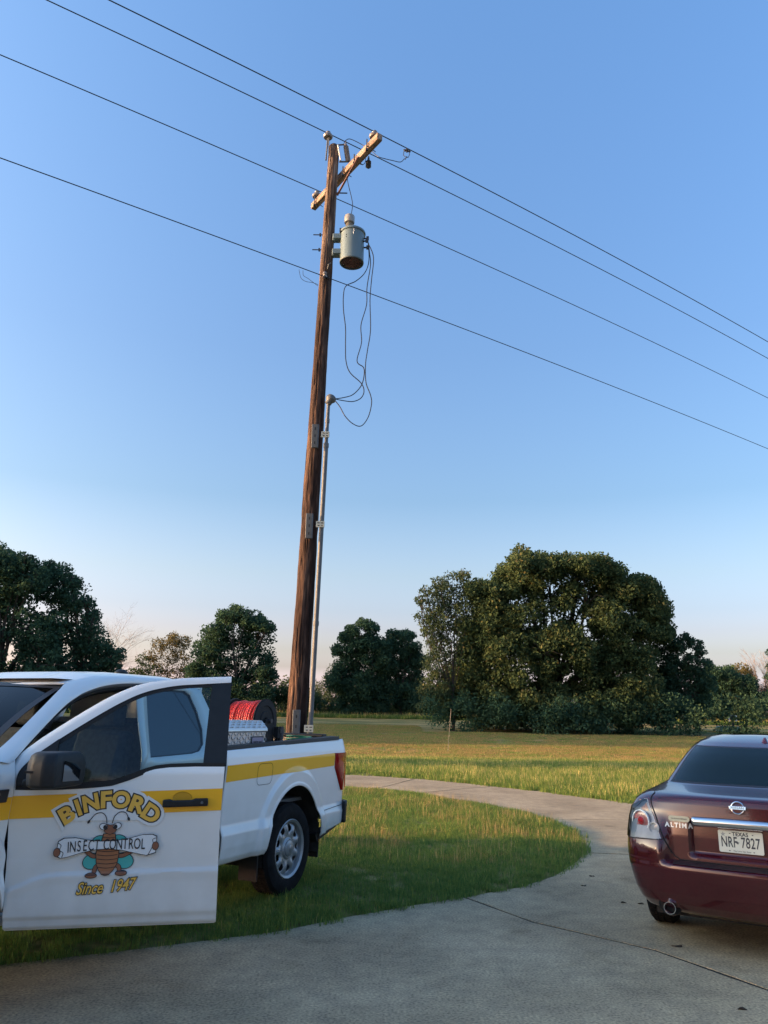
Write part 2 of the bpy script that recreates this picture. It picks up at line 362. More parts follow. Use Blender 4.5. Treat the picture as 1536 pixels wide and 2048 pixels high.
MB().add([(p.x + d, p.y + d * .6, -.005) for p in jl for d in (-.05, .05)], [(2 * i, 2 * i + 1, 2 * i + 3, 2 * i + 2) for i in range(len(jl) - 1)]).build('joint_filler', filler, driveway)

# road beyond the field
road = MB().grid(lambda u, v: (-300 + 600 * u, 73.5 + v * 7.5 + .0 * u, float(gz_far(73.5 + v * 7.5)) + .03), 60, 4).build('road', asphalt_m); tag(road, kind='structure')
mk = MB()
for k in range(40):
    x0 = -120 + k * 9; mk.grid(lambda u, v: (x0 + 3 * u, 77.2 + .13 * v, float(gz_far(77.2 + .13 * v)) + .036), 1, 1)
road_line = mk.build('centre_line', yellow, road)

# ------------------------------------------------------------------ tyres
def tyre_prof(r, w):
    h = w / 2
    return [(r * .62, -h * .86), (r * .70, -h * .98), (r * .84, -h), (r * .95, -h * .88), (r, -h * .66), (r, h * .66), (r * .95, h * .88), (r * .84, h), (r * .70, h * .98), (r * .62, h * .86)]
def make_wheel(parent, x, y, z, r, side, rimr, w=.25, style='steel'):
    """side=+1: outer face towards +y"""
    T = Matrix.Translation((x, y, z)) @ Matrix.Rotation(-PI / 2 * side, 4, 'X')
    wh = empty('wheel'); wh.parent = parent; wh.matrix_local = T
    t = MB().lathe(tyre_prof(r, w), 64)
    for k in range(72):   # tread blocks
        a = 2 * PI * k / 72; Mr = Matrix.Rotation(a, 4, 'Z')
        for q, h in enumerate((-.34, -.1, .14)): t.box((r - .004, -.010, h * w), (r + .006, .010 + .003, (h + .19) * w), Mr)
    t.build('tyre', tyre_m, wh, smooth=True)
    rm = MB(); f = w / 2
    rm.lathe([(rimr * 1.0, -f * .8), (rimr * .95, -f * .75), (rimr * .93, f * .5), (rimr * .97, f * .82), (rimr * 1.03, f * .9), (rimr * 1.05, f * .86), (rimr * 1.06, f * .7)], 64)
    nh = 9
    def P(u, v):
        a = u * 2 * PI; rr = rimr * (.30 + .67 * v); h = f * (.62 + .10 * math.sin(v * PI) - .12 * v + (.16 * sm(.15, 0, v)))
        h += .012 * math.cos(a * nh) * sm(.2, .6, v) * sm(1, .8, v)
        return (rr * math.cos(a), rr * math.sin(a), h)
    def keep(u, v):
        a = (u * nh) % 1 - .5; return (a / .27) ** 2 + ((v - .63) / .20) ** 2 > 1
    rm.grid(P, nh * 24, 30, keep=keep)
    rm.lathe([(0.0005, f * .92), (rimr * .18, f * .92), (rimr * .27, f * .84), (rimr * .31, f * .66), (rimr * .33, f * .6)], 40)
    rm.build('rim', silver, wh, smooth=True, solid=.006)
    MB().lathe([(0.001, f * .1), (rimr * .9, f * .1), (rimr * .9, -f * .3)], 32).build('brake_drum', black, wh)
    hb = MB().lathe([(0.0005, f * .99), (rimr * .14, f * .97), (rimr * .17, f * .93)], 32); hb.build('hub_cap', silver, wh, smooth=True)
    return wh

# ================================================================== PICKUP TRUCK
TX, TY, TYAW = -1.22, 9.055, R(245.771)
truck = empty('pickup_truck', (TX, TY, 0), TYAW)
tag(truck, 'white work pickup with yellow stripe, driver door open, parked on the grass', 'pickup truck')
AX, AZ, AA, AB = 1.15, .45, .497, .562       # rear wheel arch
FX = 4.86                                    # front wheel x
PROF = [(.42, .93), (.47, .955), (.52, .985), (.60, .997), (.695, 1.0), (.755, .977), (.775, .972), (.9, .976), (1.1, .990), (1.24, 1.0), (1.30, .993), (1.40, .965), (1.45, .95)]
PZ = [p[0] for p in PROF]; PY = [p[1] for p in PROF]
def body_y(X, z, arches=True):
    y = float(np.interp(z, PZ, PY))
    if arches:
        for ax in (AX, FX):
            e = math.hypot((X - ax) / AA, (z - AZ) / AB)
            if e < 1.5:
                y += .030 * sm(1.30, 1.20, e) + .006 * sm(1.06, 1.02, e) * 1.0
    if z > 1.33: y = min(y, 1 - (z - 1.33) * .55)
    return y
def rail_top(X): return 1.355 + (2.3 - X) * .0245
def arch_bottom(X, base, ax=AX):
    t = (X - ax) / AA
    if abs(t) < 1: return max(base, AZ + AB * math.sqrt(1 - t * t))
    return base
def side_panel(x0, x1, top, bottom, nx=60, nz=44, side=1, off=0.0, arches=True):
    m = MB()
    # columns cluster at the arch lips
    cols = sorted(set([x0 + (x1 - x0) * i / nx for i in range(nx + 1)] + [ax + s * AA * q for ax in (AX, FX) for s in (-1, 1) for q in (1.0, .995, .985, .965, .93, .88) if arches and x0 < ax + s * AA * q < x1]))
    N = len(cols)
    def P(i, v):
        X = cols[i]; zb, zt = bottom(X), top(X); z = zb + (zt - zb) * v
        return (X, side * (body_y(X, z, arches) + off), z)
    vs = [P(i, j / nz) for j in range(nz + 1) for i in range(N)]
    fs = [(j * N + i, j * N + i + 1, (j + 1) * N + i + 1, (j + 1) * N + i) for j in range(nz) for i in range(N - 1)]
    if side > 0: fs = [f[::-1] for f in fs]
    m.add(vs, fs); return m
def bed_bottom(X):
    return arch_bottom(X, .475 + .0 * X if X > AX else .50 + max(0, (.7 - X)) * .14)
tl_edge = lambda z: float(np.interp(z, [.85, .894, 1.129, 1.272, 1.45], [.19, .19, .37, .386, .19]))
for side in (1, -1):
    o = side_panel(.14, 2.295, rail_top, bed_bottom, 90, 90, side).build('bed_side', white, truck, smooth=True, solid=.008)
    inner_lip = MB().tube([(AX + AA * math.cos(a), side * (body_y(AX + AA * math.cos(a), AZ + AB * math.sin(a)) - .006), AZ + AB * math.sin(a)) for a in np.linspace(.1, PI - .1, 50)], .007, 6)
    inner_lip.build('arch_lip', white, truck, smooth=True)
    st = MB()
    def SP(u, v, side=side):
        X = .385 + u * (2.285 - .385); zt = 1.238 + (2.25 - X) * .0184; zb = 1.109 + (2.25 - X) * .0203
        z = zb + (zt - zb) * v; return (X, side * (body_y(X, z) + .0035), z)
    st.grid(SP, 70, 8); st.build('yellow_stripe', yellow, truck, smooth=True)
    # rail cap
    rc = MB()
    for i in range(24):
        X = .235 + (2.30 - .235) * i / 24; X2 = .235 + (2.30 - .235) * (i + 1) / 24
        for a, b_ in ((X, X2),):
            za, zb = rail_top(a), rail_top(b_)
            rc.add([(a, side * .972, za - .004), (b_, side * .972, zb - .004), (b_, side * .965, zb + .03), (a, side * .965, za + .03), (a, side * .865, za + .03), (b_, side * .865, zb + .03), (b_, side * .862, zb - .03), (a, side * .862, za - .03)],
                   [(0, 1, 2, 3), (3, 2, 5, 4), (4, 5, 6, 7)])
    clean(rc.build('rail_cap', dark_plastic, truck, smooth=True))
    # inner wall
    MB().box((.2, side * .86 - .01, 1.07), (2.28, side * .86 + .01, 1.34)).build('inner_wall', white, truck)
    # wheel housing inside the arch
    wl = MB()
    wl.grid(lambda u, v: (AX + AA * 1.03 * math.cos(PI * u * 1.1 - .15), side * (.985 - .42 * v), AZ + AB * 1.03 * math.sin(PI * u * 1.1 - .15)), 30, 3)
    wl.prism([(AX + AA * 1.05 * math.cos(a), AZ + AB * 1.05 * math.sin(a)) for a in np.linspace(0, PI, 16)], side * .56, side * .57)
    wl.build('wheel_housing', mat('housing_grime' + str(side), (.022, .020, .018), .9, var=.6, scale=8), truck, smooth=True)
    # taillight
    zs = [.894, .95, 1.02, 1.09, 1.129, 1.18, 1.23, 1.272]
    tlm = MB(); prof = []
    for z in zs:
        yb = body_y(.25, z) + .010; xe = tl_edge(z); xr = float(np.interp(z, [.894, 1.272], [.085, .10]))
        prof.append([(xe, yb - .012), (xe - .006, yb), (xe - .05 * min(1, (xe - .15) / .2), yb + .014), (.17, yb + .010), (xr + .025, yb - .004), (xr, yb - .04), (xr, yb - .17), (xr + .03, yb - .19)])
    rows = len(zs); K = len(prof[0]); vs = [(p[0], side * p[1], zs[j]) for j in range(rows) for p in prof[j]]
    fs = [(j * K + i, j * K + i + 1, (j + 1) * K + i + 1, (j + 1) * K + i) for j in range(rows - 1) for i in range(K - 1)] + [tuple(range(K))[::-1], tuple((rows - 1) * K + i for i in range(K))]
    tlm.add(vs, fs); tail = tlm.build('taillight', red_lens, truck, smooth=True, auto=50); clean(tail)
    MB().box((.090, side * .80, 1.10), (.094, side * .96, 1.20)).build('reverse_lens', white_lens, tail)
    MB().prism([(.15, 1.262), (.20, 1.262), (.19, 1.14), (.16, .92), (.145, .92)], side * 1.007, side * 1.009).build('side_lens', mat('bright_red' + str(side), (.55, .02, .015), .15, coat=1), tail)
# stripe on fender and cab is added with those panels
# bed floor, bulkhead, tailgate
MB().box((.18, -.85, .84), (2.28, .85, .87)).build('bed_floor', mat('bed_floor', (.12, .12, .12), .7, var=.2, scale=6), truck)
MB().box((2.25, -.97, .55), (2.29, .97, 1.36)).build('bulkhead', white, truck)
tg = MB().box((.10, -.74, .82), (.165, .74, 1.415)).build('tailgate', white, truck, bevel=.012)
MB().box((.095, -.74, 1.417), (.185, .74, 1.452)).build('tailgate_cap', dark_plastic, tg, bevel=.01)
MB().box((.168, -.70, 1.16), (.176, .70, 1.41)).build('tailgate_sunlit_face', tan_m, tg)  # sunlit white inner face, its warm light put into a tan sheet
MB().box((.085, -.16, 1.18), (.098, .16, 1.25)).build('tailgate_handle', dark_plastic, tg, bevel=.006)
for s in (1, -1): MB().box((.10, s * .8375 - .0925, .80), (.14, s * .8375 + .0925, 1.40)).build('rear_post', white, truck)
# bumper
bm_ = MB()
bm_.prism([(-.02, .6), (-.03, .77), (.10, .79), (.14, .78), (.14, .6), (.06, .57)], -.80, .80)
bm_.build('rear_bumper', silver, truck, bevel=.015)
for s in (1, -1):
    e = MB(); e.grid(lambda u, v, s=s: (-.02 + .19 * (1 - math.cos(u * PI / 2)) + .02 * (1 - v), s * (.80 + .195 * math.sin(u * PI / 2)), .575 + .205 * v + .0 * u), 10, 6)
    e.build('bumper_corner', dark_plastic, truck, smooth=True, solid=.03)
    MB().prism([(.655, .45), (.70, .52), (.20, .60), (.16, .57), (.45, .50)], s * .90, s * .975).build('lower_valance', dark_plastic, truck)
    MB().box((.60, s * .72, .30), (.615, s * .96, .62)).build('mud_flap', black, truck)
    MB().box((1.72, s * .80, .27), (1.735, s * .985, .50)).build('front_mud_flap', dark_plastic, truck)
# chassis
ch = MB()
for s in (1, -1): ch.box((.2, s * .45 - .05, .50), (5.5, s * .45 + .05, .66))
ch.box((.3, -.55, .66), (2.25, .55, .84)); ch.box((2.4, -.7, .50), (4.3, .7, .62)); ch.box((1.5, -.62, .40), (2.6, -.1, .62))
ch.tube([(AX, -.7, AZ), (AX, .7, AZ)], .06, 12); ch.lathe([(.0, -.16), (.12, -.12), (.16, 0), (.12, .12), (0, .16)], 16, Matrix.Translation((AX, 0, AZ)) @ Matrix.Rotation(PI / 2, 4, 'X'))
ch.tube([(FX, -.7, AZ), (FX, .7, AZ)], .05, 10); ch.box((4.5, -.5, .35), (5.6, .5, 1.0))
ch.build('chassis', black, truck)
for x in (AX, FX):
    for s in (1, -1): make_wheel(truck, x, s * .845, .452, .395, s, .242, .25)

# ---- cab
def cab_bottom(X): return arch_bottom(X, .525, FX)
def fender_top(X): return 1.375 - max(0, X - 4.4) * .09 - max(0, X - 5.3) ** 2 * .5
for s in (1, -1):
    fender = side_panel(4.375 if s > 0 else 4.375, 5.72, fender_top, cab_bottom, 50, 50, s).build('fender', white, truck, smooth=True, solid=.02)
    st = MB(); st.grid(lambda u, v, s=s: (4.38 + 1.2 * u, s * (body_y(4.38 + 1.2 * u, 1.05 + .125 * v) + .0035), 1.048 + .122 * v), 30, 6); st.build('yellow_stripe', yellow, truck, smooth=True)
    fl = MB(); fl.grid(lambda u, v, s=s: (FX + AA * 1.03 * math.cos(PI * u * 1.1 - .15), s * (.985 - .42 * v), AZ + AB * 1.03 * math.sin(PI * u * 1.1 - .15)), 30, 3)
    fl.prism([(FX + AA * 1.05 * math.cos(a), AZ + AB * 1.05 * math.sin(a)) for a in np.linspace(0, PI, 16)], s * .56, s * .57); fl.build('wheel_housing', black, truck, smooth=True)
    bd = MB().prism([(4.425, 1.145), (4.66, 1.145), (4.67, 1.215), (4.415, 1.215)], s * 1.001, s * 1.012).build('fender_badge', ink, truck, bevel=.004)
    vs, fs = text_mesh('F-150', .055, .001)
    MB().add(vs, fs, Matrix(((-s, 0, 0, 4.54), (0, 0, 1, s * 1.0135), (0, 1, 0, 1.181), (0, 0, 0, 1)))).build('badge_lettering', chrome, bd)
# hood, grille, headlights, front bumper
hd = MB(); hd.grid(lambda u, v: (4.55 + 1.2 * u, -.955 + 1.91 * v, fender_top(4.55 + 1.2 * u) + .055 * math.sin(PI * v) ** .5 + .02 * math.exp(-((v - .2) / .05) ** 2) + .02 * math.exp(-((v - .8) / .05) ** 2) - .04 * u * u), 24, 40)
hd.build('hood', white, truck, smooth=True, solid=.02)
MB().box((5.70, -.62, .72), (5.80, .62, 1.16)).build('grille', dark_plastic, truck, bevel=.02)
for s in (1, -1):
    MB().box((5.60, s * .80 - .17, .86), (5.79, s * .80 + .17, 1.12)).build('headlight', white_lens, truck, bevel=.03)
MB().prism([(5.66, .45), (5.86, .48), (5.90, .60), (5.86, .72), (5.66, .72)], -.96, .96).build('front_bumper', silver, truck, bevel=.02)
MB().box((4.4, -.93, .5), (4.42, .93, 1.30)).build('firewall', black, truck)
# cowl corner panels under the pillars
for s in (1, -1):
    c = MB(); c.grid(lambda u, v, s=s: (4.385 + .20 * u, s * (.975 - .06 * v * (1) ), 1.36 + .045 * v - .02 * u), 6, 4); c.build('cowl_corner', white, truck, smooth=True, solid=.01)
# A pillar + roof rail
ws = [(4.60, .955, 1.372), (4.50, .925, 1.405), (4.34, .872, 1.487), (4.04, .775, 1.678), (3.87, .715, 1.785), (3.76, .675, 1.842), (3.5, .655, 1.893), (3.15, .648, 1.912), (2.6, .645, 1.912), (2.42, .645, 1.895), (2.36, .645, 1.86)]
do = [(4.42, .985, 1.352), (4.374, .972, 1.372), (4.23, .920, 1.471), (3.915, .812, 1.667), (3.76, .772, 1.745), (3.65, .748, 1.785), (3.45, .722, 1.832), (3.15, .708, 1.860), (2.6, .700, 1.868), (2.42, .704, 1.855), (2.34, .72, 1.81)]
WS = pts_smooth(ws, 4); DO = pts_smooth(do, 4)
for s in (1, -1):
    p = MB(); n_ = len(WS)
    vs = []
    for a, b_ in zip(WS, DO):
        mid = a.lerp(b_, .45); out = Vector((0, .018, .012)); mid += out
        q2 = a.lerp(b_, .78) + Vector((0, .016, .004))
        for w in (a + Vector((0, 0, -.012)), a, mid, q2, b_, b_ + Vector((0, -.03, -.004))): vs.append((w.x, s * w.y, w.z))
    fs = [(i * 6 + k, i * 6 + k + 1, (i + 1) * 6 + k + 1, (i + 1) * 6 + k) for i in range(n_ - 1) for k in range(5)]
    p.add(vs, fs); clean(p.build('roof_pillar', white, truck, smooth=True, auto=60))
    # grey jamb strip and black seal inside the opening
    for nm, m_, off1, off2, ins1, ins2 in (('jamb_strip', trim_grey, .004, .035, .012, .05), ('door_seal', black, .037, .062, .035, .075)):
        j = MB(); vs = []
        for i, b_ in enumerate(DO[3:33]):
            nb_ = DO[min(i + 4, len(DO) - 1)]; t = (nb_ - DO[i + 2]).normalized(); nrm = Vector((-abs(t.z) * 1.0, 0, -abs(t.x))).normalized()
            for w in (b_ + nrm * off1 + Vector((0, -ins1, 0)), b_ + nrm * off2 + Vector((0, -ins2, 0))): vs.append((w.x, s * w.y, w.z))
        j.add(vs, [(2 * i, 2 * i + 1, 2 * i + 3, 2 * i + 2) for i in range(len(vs) // 2 - 1)]); j.build(nm, m_, truck, smooth=True, solid=.012)
# roof skin
def roof_edge_z(X): return float(np.interp(X, [2.34, 2.42, 2.6, 3.15, 3.5, 3.76, 3.9], [1.85, 1.893, 1.911, 1.911, 1.892, 1.842, 1.815]))
def RP(u, v):
    Y = -.655 + 1.31 * v; q = Y / .655; Xf = 3.925 - .14 * q * q; X = 2.35 + (Xf - 2.35) * u
    z = roof_edge_z(X - (3.925 - Xf) * 0) ; z += .040 * (1 - q ** 4) * sm(2.3, 2.6, X) * (1 - .75 * sm(3.45, 3.92, X)) - .006 * (math.exp(-((abs(q) - .5) / .04) ** 2)) * sm(3.9, 3.6, X)
    return (X, Y, z)
MB().grid(RP, 40, 60).build('roof', white, truck, smooth=True, solid=.015)
MB().lathe([(.0005, .045), (.03, .04), (.055, .02), (.06, 0)], 20, Matrix.Translation((2.66, .12, 1.955))).build('antenna_dome', dark_plastic, truck, smooth=True)
# windshield
def WP(u, v):
    Y = -.905 + 1.81 * u; q = Y / .905; Yt = Y * .735; top = Vector((3.925 - .13 * q * q, Yt, 1.826 - .02 * q * q)); bot = Vector((4.78 - .22 * q * q, Y, 1.36 + .015 * q * q))
    w = bot.lerp(top, v) + Vector((.03, 0, .03)) * math.sin(v * PI) * .8; return tuple(w)
MB().grid(lambda u, v: WP(u, v * 1.035), 24, 12).build('windshield', wind_glass, truck, smooth=True)
wb = MB(); wb.ring([Vector(WP(u, v)) + Vector((.0, 0, .004)) for u, v in [(i / 10, 1) for i in range(11)] + [(1, 1 - i / 10) for i in range(1, 11)] + [(1 - i / 10, 0) for i in range(1, 11)] + [(0, i / 10) for i in range(1, 10)]],
                   [Vector(WP(.03 + .94 * u, .07 + .89 * v)) + Vector((0, 0, .004)) for u, v in [(i / 10, 1) for i in range(11)] + [(1, 1 - i / 10) for i in range(1, 11)] + [(1 - i / 10, 0) for i in range(1, 11)] + [(0, i / 10) for i in range(1, 10)]])
wb.build('windshield_frit', ink, truck, smooth=True)
MB().box((4.5, -.93, 1.30), (4.8, .93, 1.36)).build('cowl', dark_plastic, truck)
MB().tube([(4.70, .62, 1.39), (4.42, .3, 1.50), (4.30, .05, 1.56)], .012, 8).build('wiper', dark_plastic, truck)
# rear side panel with quarter window
def yb_(z): return float(np.interp(z, PZ, PY)) if z < 1.33 else 1 - (z - 1.33) * .55 - .007
def resample(pts, n):
    P = [Vector((*p, 0)) for p in pts] + [Vector((*pts[0], 0))]; L = [0]
    for i in range(1, len(P)): L.append(L[-1] + (P[i] - P[i - 1]).length)
    out = []
    for k in range(n):
        t = L[-1] * k / n; j = max(i for i in range(len(L)) if L[i] <= t + 1e-9); j = min(j, len(P) - 2); w = P[j].lerp(P[j + 1], (t - L[j]) / max(1e-9, L[j + 1] - L[j])); out.append((w.x, w.y))
    return out
qw = [(3.225, 1.335), (3.14, 1.56), (3.04, 1.80), (2.99, 1.818), (2.75, 1.825), (2.56, 1.822), (2.51, 1.79), (2.49, 1.66), (2.505, 1.52), (2.56, 1.41), (2.64, 1.36), (2.75, 1.345)]
qo = [(3.33, 1.262), (3.245, 1.56), (3.145, 1.84), (3.05, 1.858), (2.75, 1.866), (2.48, 1.862), (2.36, 1.83), (2.33, 1.66), (2.325, 1.52), (2.32, 1.36), (2.32, 1.28), (2.75, 1.262)]
def dens(p, k=5):
    out = []
    for i in range(len(p)):
        a, b_ = p[i], p[(i + 1) % len(p)]
        for q in range(k): out.append((a[0] + (b_[0] - a[0]) * q / k, a[1] + (b_[1] - a[1]) * q / k))
    return out
for s in (1, -1):
    QO, QW = dens(qo), dens(qw)
    MB().ring([(x, s * yb_(z), z) for x, z in QO], [(x, s * (yb_(z) - .008), z) for x, z in QW]).build('quarter_panel', white, truck, smooth=True, solid=.012)
    fr = [( .965 * (x - 2.8) + 2.8, .955 * (z - 1.58) + 1.58) for x, z in QW]
    MB().ring([(x, s * (yb_(z) - .010), z) for x, z in QW], [(x, s * (yb_(z) - .012), z) for x, z in fr]).build('window_seal', ink, truck)
    g = MB(); N = len(QW); cen = (2.82, s * (yb_(1.58) - .014), 1.58)
    g.add([(x, s * (yb_(z) - .014), z) for x, z in QW] + [cen], [(i, (i + 1) % N, N) for i in range(N)]); g.build('quarter_glass', glass_dark, truck)
    side_panel(2.325, 3.30 if s > 0 else 4.365, lambda X: 1.262, lambda X: .475, 20, 30, s, arches=False).build('cab_side', white, truck, smooth=True, solid=.02)
    st = MB(); st.grid(lambda u, v, s=s: (2.327 + (.97 if s > 0 else 2.03) * u, s * (body_y(2.5, 1.108 + .122 * v, False) + .0035), 1.100 + .129 * v - .03 * u * (s < 0)), 10, 6); st.build('yellow_stripe', yellow, truck, smooth=True)
    MB().box((3.25, s * .80, .47), (4.36, s * .95, .54)).build('rocker', white, truck, bevel=.02)
# passenger door window and pillar
MB().grid(lambda u, v: (4.30 - .95 * u - .0 * v if v == 0 else 4.30 - .95 * u - (.42 * v) * (1 - u), -yb_(1.27 + .56 * v) + .012, 1.27 + .56 * v), 10, 8).build('passenger_glass', glass, truck, smooth=True)
# cab back wall
MB().box((2.33, -.97, .55), (2.35, .97, 1.28)).box((2.33, -.90, 1.28), (2.35, -.60, 1.60)).box((2.33, .60, 1.28), (2.35, .90, 1.60)).box((2.33, -.72, 1.60), (2.35, .72, 1.86)).build('cab_back', white, truck)
MB().box((2.338, -.60, 1.28), (2.346, .60, 1.60)).build('back_glass', glass_dark, truck)
# interior
MB().box((2.4, -.93, .55), (4.4, .93, .60)).build('cab_floor', black, truck)
MB().prism([(4.55, 1.0), (4.10, 1.0), (3.98, 1.12), (4.02, 1.26), (4.2, 1.31), (4.7, 1.32)], -.92, .90).build('dashboard', dark_plastic, truck, bevel=.03)
for y in (-.42, .42):
    MB().prism([(3.75, .95), (3.25, .90), (3.22, .74), (3.75, .78)], y - .26, y + .26).prism([(3.30, .92), (3.14, 1.52), (3.00, 1.50), (3.14, .88)], y - .24, y + .24).build('seat', cloth, truck, bevel=.04)
    MB().prism([(3.12, 1.54), (3.10, 1.74), (3.00, 1.73), (3.00, 1.53)], y - .13, y + .13).build('headrest', cloth, truck, bevel=.04)
MB().prism([(2.9, .9), (2.5, .88), (2.45, 1.3), (2.40, 1.55), (2.48, 1.56), (2.62, 1.02), (2.9, 1.0)], -.8, .8).build('rear_bench', cloth, truck, bevel=.03)
MB().grid(lambda u, v: (2.45 + 1.4 * u, -.62 + 1.24 * v, 1.865 - .0 * u), 2, 2).build('headliner', trim_grey, truck)
swm = Matrix.Translation((3.88, .42, 1.16)) @ Matrix.Rotation(R(65), 4, 'Y')
sw = MB(); sw.tube([(.19 * math.cos(a), .19 * math.sin(a), 0) for a in np.linspace(0, 2 * PI, 36)], .016, 8, M=swm); sw.box((-.03, -.18, -.01), (.03, .18, .012), swm); sw.lathe([(0.001, .03), (.06, .02), (.07, -.02)], 16, swm)
sw.build('steering_wheel', dark_plastic, truck, smooth=True)
# black filler standing in for the shade inside the cab/bed gap
MB().box((2.297, -.94, .50), (2.322, .94, 1.36)).build('gap_filler', seam_m, truck)
# fuel flap outline
def rrect(cx, cz, w, h, r, n=6):
    out = []
    for (sx, sz, a0) in ((1, 1, 0), (-1, 1, 90), (-1, -1, 180), (1, -1, 270)):
        for k in range(n + 1): a = R(a0 + 90 * k / n); out.append((cx + sx * (w / 2 - r) + r * math.cos(a), cz + sz * (h / 2 - r) + r * math.sin(a)))
    return out
fo, fi = rrect(1.704, 1.141, .245, .182, .05), rrect(1.704, 1.141, .237, .174, .046)
MB().ring([(x, body_y(x, z) + .0045, z) for x, z in fo], [(x, body_y(x, z) + .0045, z) for x, z in fi]).build('fuel_flap_seam', seam_m, truck)
# crease seams of the bed side
MB().tube([(x, body_y(x, z) + .001, z) for x, z in pts2] if False else [(.672, .998, .725), (.182, .985, .749)], .003, 5).build('lower_seam', seam_m, truck)

# ---- open driver door
door = empty('door'); door.parent = truck; door.location = (4.36, .995, 0); door.rotation_euler = (0, 0, R(12.4) - TYAW)
# door local: +x along the door from hinge, -y outer skin side, z up
DP = [(.465, .030), (.475, .012), (.52, .006), (.532, -.004), (.60, -.002), (.70, .0), (.748, -.004), (.760, .009), (.80, .011), (1.0, .006), (1.2, 0), (1.30, .004), (1.36, .03), (1.9, .30)]
def dy(z): return float(np.interp(z, [p[0] for p in DP], [p[1] for p in DP]))
def crease(u, z):
    """the lower crease dips towards the hinge"""
    sft = float(np.interp(u, [0, .08, .16, .22, .3, 1.2], [-.09, -.06, -.025, -.01, -.004, .008]))
    return z - sft if .62 < z < .83 else z
belt = [(-.035, 1.225), (.10, 1.222), (.24, 1.224), (.37, 1.231), (.45, 1.237), (.53, 1.246), (.62, 1.275), (.70, 1.308), (.77, 1.328), (.85, 1.337), (1.0, 1.342), (1.19, 1.342)]
def belt_z(u): return float(np.interp(u, [b_[0] for b_ in belt], [b_[1] for b_ in belt]))
def dl(z): return float(np.interp(z, [.465, .9, 1.1, 1.35], [.026, -.005, -.022, -.035]))   # hinge-side edge
def dr(z): return float(np.interp(z, [.465, 1.0, 1.35, 1.9], [1.187, 1.172, 1.178, 1.190]))
def DPt(u, v):
    uu = -.03 + 1.215 * u; zt = belt_z(uu) - .004; z = .466 + (zt - .466) * v; x = dl(z) + (dr(z) - dl(z)) * u
    return (x, dy(crease(x, z)), z)
skin = MB().grid(DPt, 60, 70).build('door_skin', white, door, smooth=True, auto=50)
st = MB(); st.grid(lambda u, v: (dl(1.1) + (dr(1.15) - dl(1.1)) * u, dy(1.1 + .08 * v) - .0035, (1.048 + .039 * u) + v * (.124 + .001 * u)), 30, 6); st.build('yellow_stripe', yellow, door, smooth=True)
outer_top = [(-.035, 1.225), (-.047, 1.30), (-.038, 1.352), (0, 1.413), (.05, 1.46), (.108, 1.509), (.264, 1.626), (.43, 1.739), (.564, 1.808), (.657, 1.838), (.75, 1.856), (.85, 1.871), (1.0, 1.882), (1.19, 1.893)]
inner_top = [(-.002, 1.222), (-.004, 1.262), (.012, 1.318), (.052, 1.369), (.085, 1.41), (.125, 1.454), (.18, 1.517), (.325, 1.612), (.44, 1.692), (.57, 1.763), (.665, 1.797), (.81, 1.822), (1.0, 1.836), (1.19, 1.853)]
def up(p, o_=0.0): return (p[0], dy(p[1]) + o_, p[1])
OT = pts_smooth([(a, b_, 0) for a, b_ in outer_top], 4); IT = pts_smooth([(a, b_, 0) for a, b_ in [(-.002, 1.222), (-.006, 1.27), (.008, 1.318), (.045, 1.366), (.085, 1.405), (.135, 1.447), (.29, 1.562), (.45, 1.672), (.57, 1.742), (.665, 1.783), (.76, 1.808), (.86, 1.826), (1.0, 1.838), (1.19, 1.853)]], 4)
fr = MB(); vs = []
for a, b_ in zip(OT, IT):
    mid = a.lerp(b_, .5)
    for w, off in ((a, .012), (a, 0), (mid, -.006), (b_, .0), (b_, .014)): vs.append((w.x, dy(w.y) + off, w.y))
fr.add(vs, [(i * 5 + k, i * 5 + k + 1, (i + 1) * 5 + k + 1, (i + 1) * 5 + k) for i in range(len(OT) - 1) for k in range(4)])
clean(fr.build('window_frame', white, door, smooth=True, auto=70, solid=0))
# black seal round the glass
GT = [(b_[0] + .010, b_[1] - .012) for b_ in [(p.x, p.y) for p in IT]]
sl = MB(); sl.ring([(p.x, dy(p.y) + .006, p.y) for p in IT], [(p.x + .016, dy(p.y - .02) + .008, p.y - .022) for p in IT], closed=False); sl.build('glass_seal', black, door)
bs = MB(); bs.grid(lambda u, v: (-.002 + 1.18 * u, dy(belt_z(-.002 + 1.18 * u)) - .004 + .004 * v, belt_z(-.002 + 1.18 * u) - .018 + .034 * v), 40, 1); bs.build('belt_moulding', black, door, solid=.01)
# rear black applique
MB().add([up((1.046, 1.345), -.002), up((1.188, 1.345), -.002), up((1.192, 1.850), -.002), up((1.066, 1.838), -.002)], [(0, 1, 2, 3)]).build('pillar_applique', mat('applique', (.014, .016, .018), .5, spec=.3, var=.1, scale=20), door, solid=.012)
# sail panel
sp_ = [(.0, 1.225), (-.002, 1.27), (.012, 1.318), (.05, 1.366), (.09, 1.405), (.188, 1.485), (.188, 1.24)]
MB().add([up(p, .001) for p in sp_], [tuple(range(len(sp_)))]).build('mirror_sail', dark_plastic, door, solid=.015)
# glass
gl = MB()
def GP(u, v):
    x = .185 + (1.06 - .185) * u; zt = float(np.interp(x, [p.x for p in IT], [p.y for p in IT])) - .01; z0 = belt_z(x) - .01; z = z0 + (zt - z0) * v; return (x, dy(z) + .012, z)
gl.grid(GP, 24, 12).build('window_glass', glass, door, smooth=True)
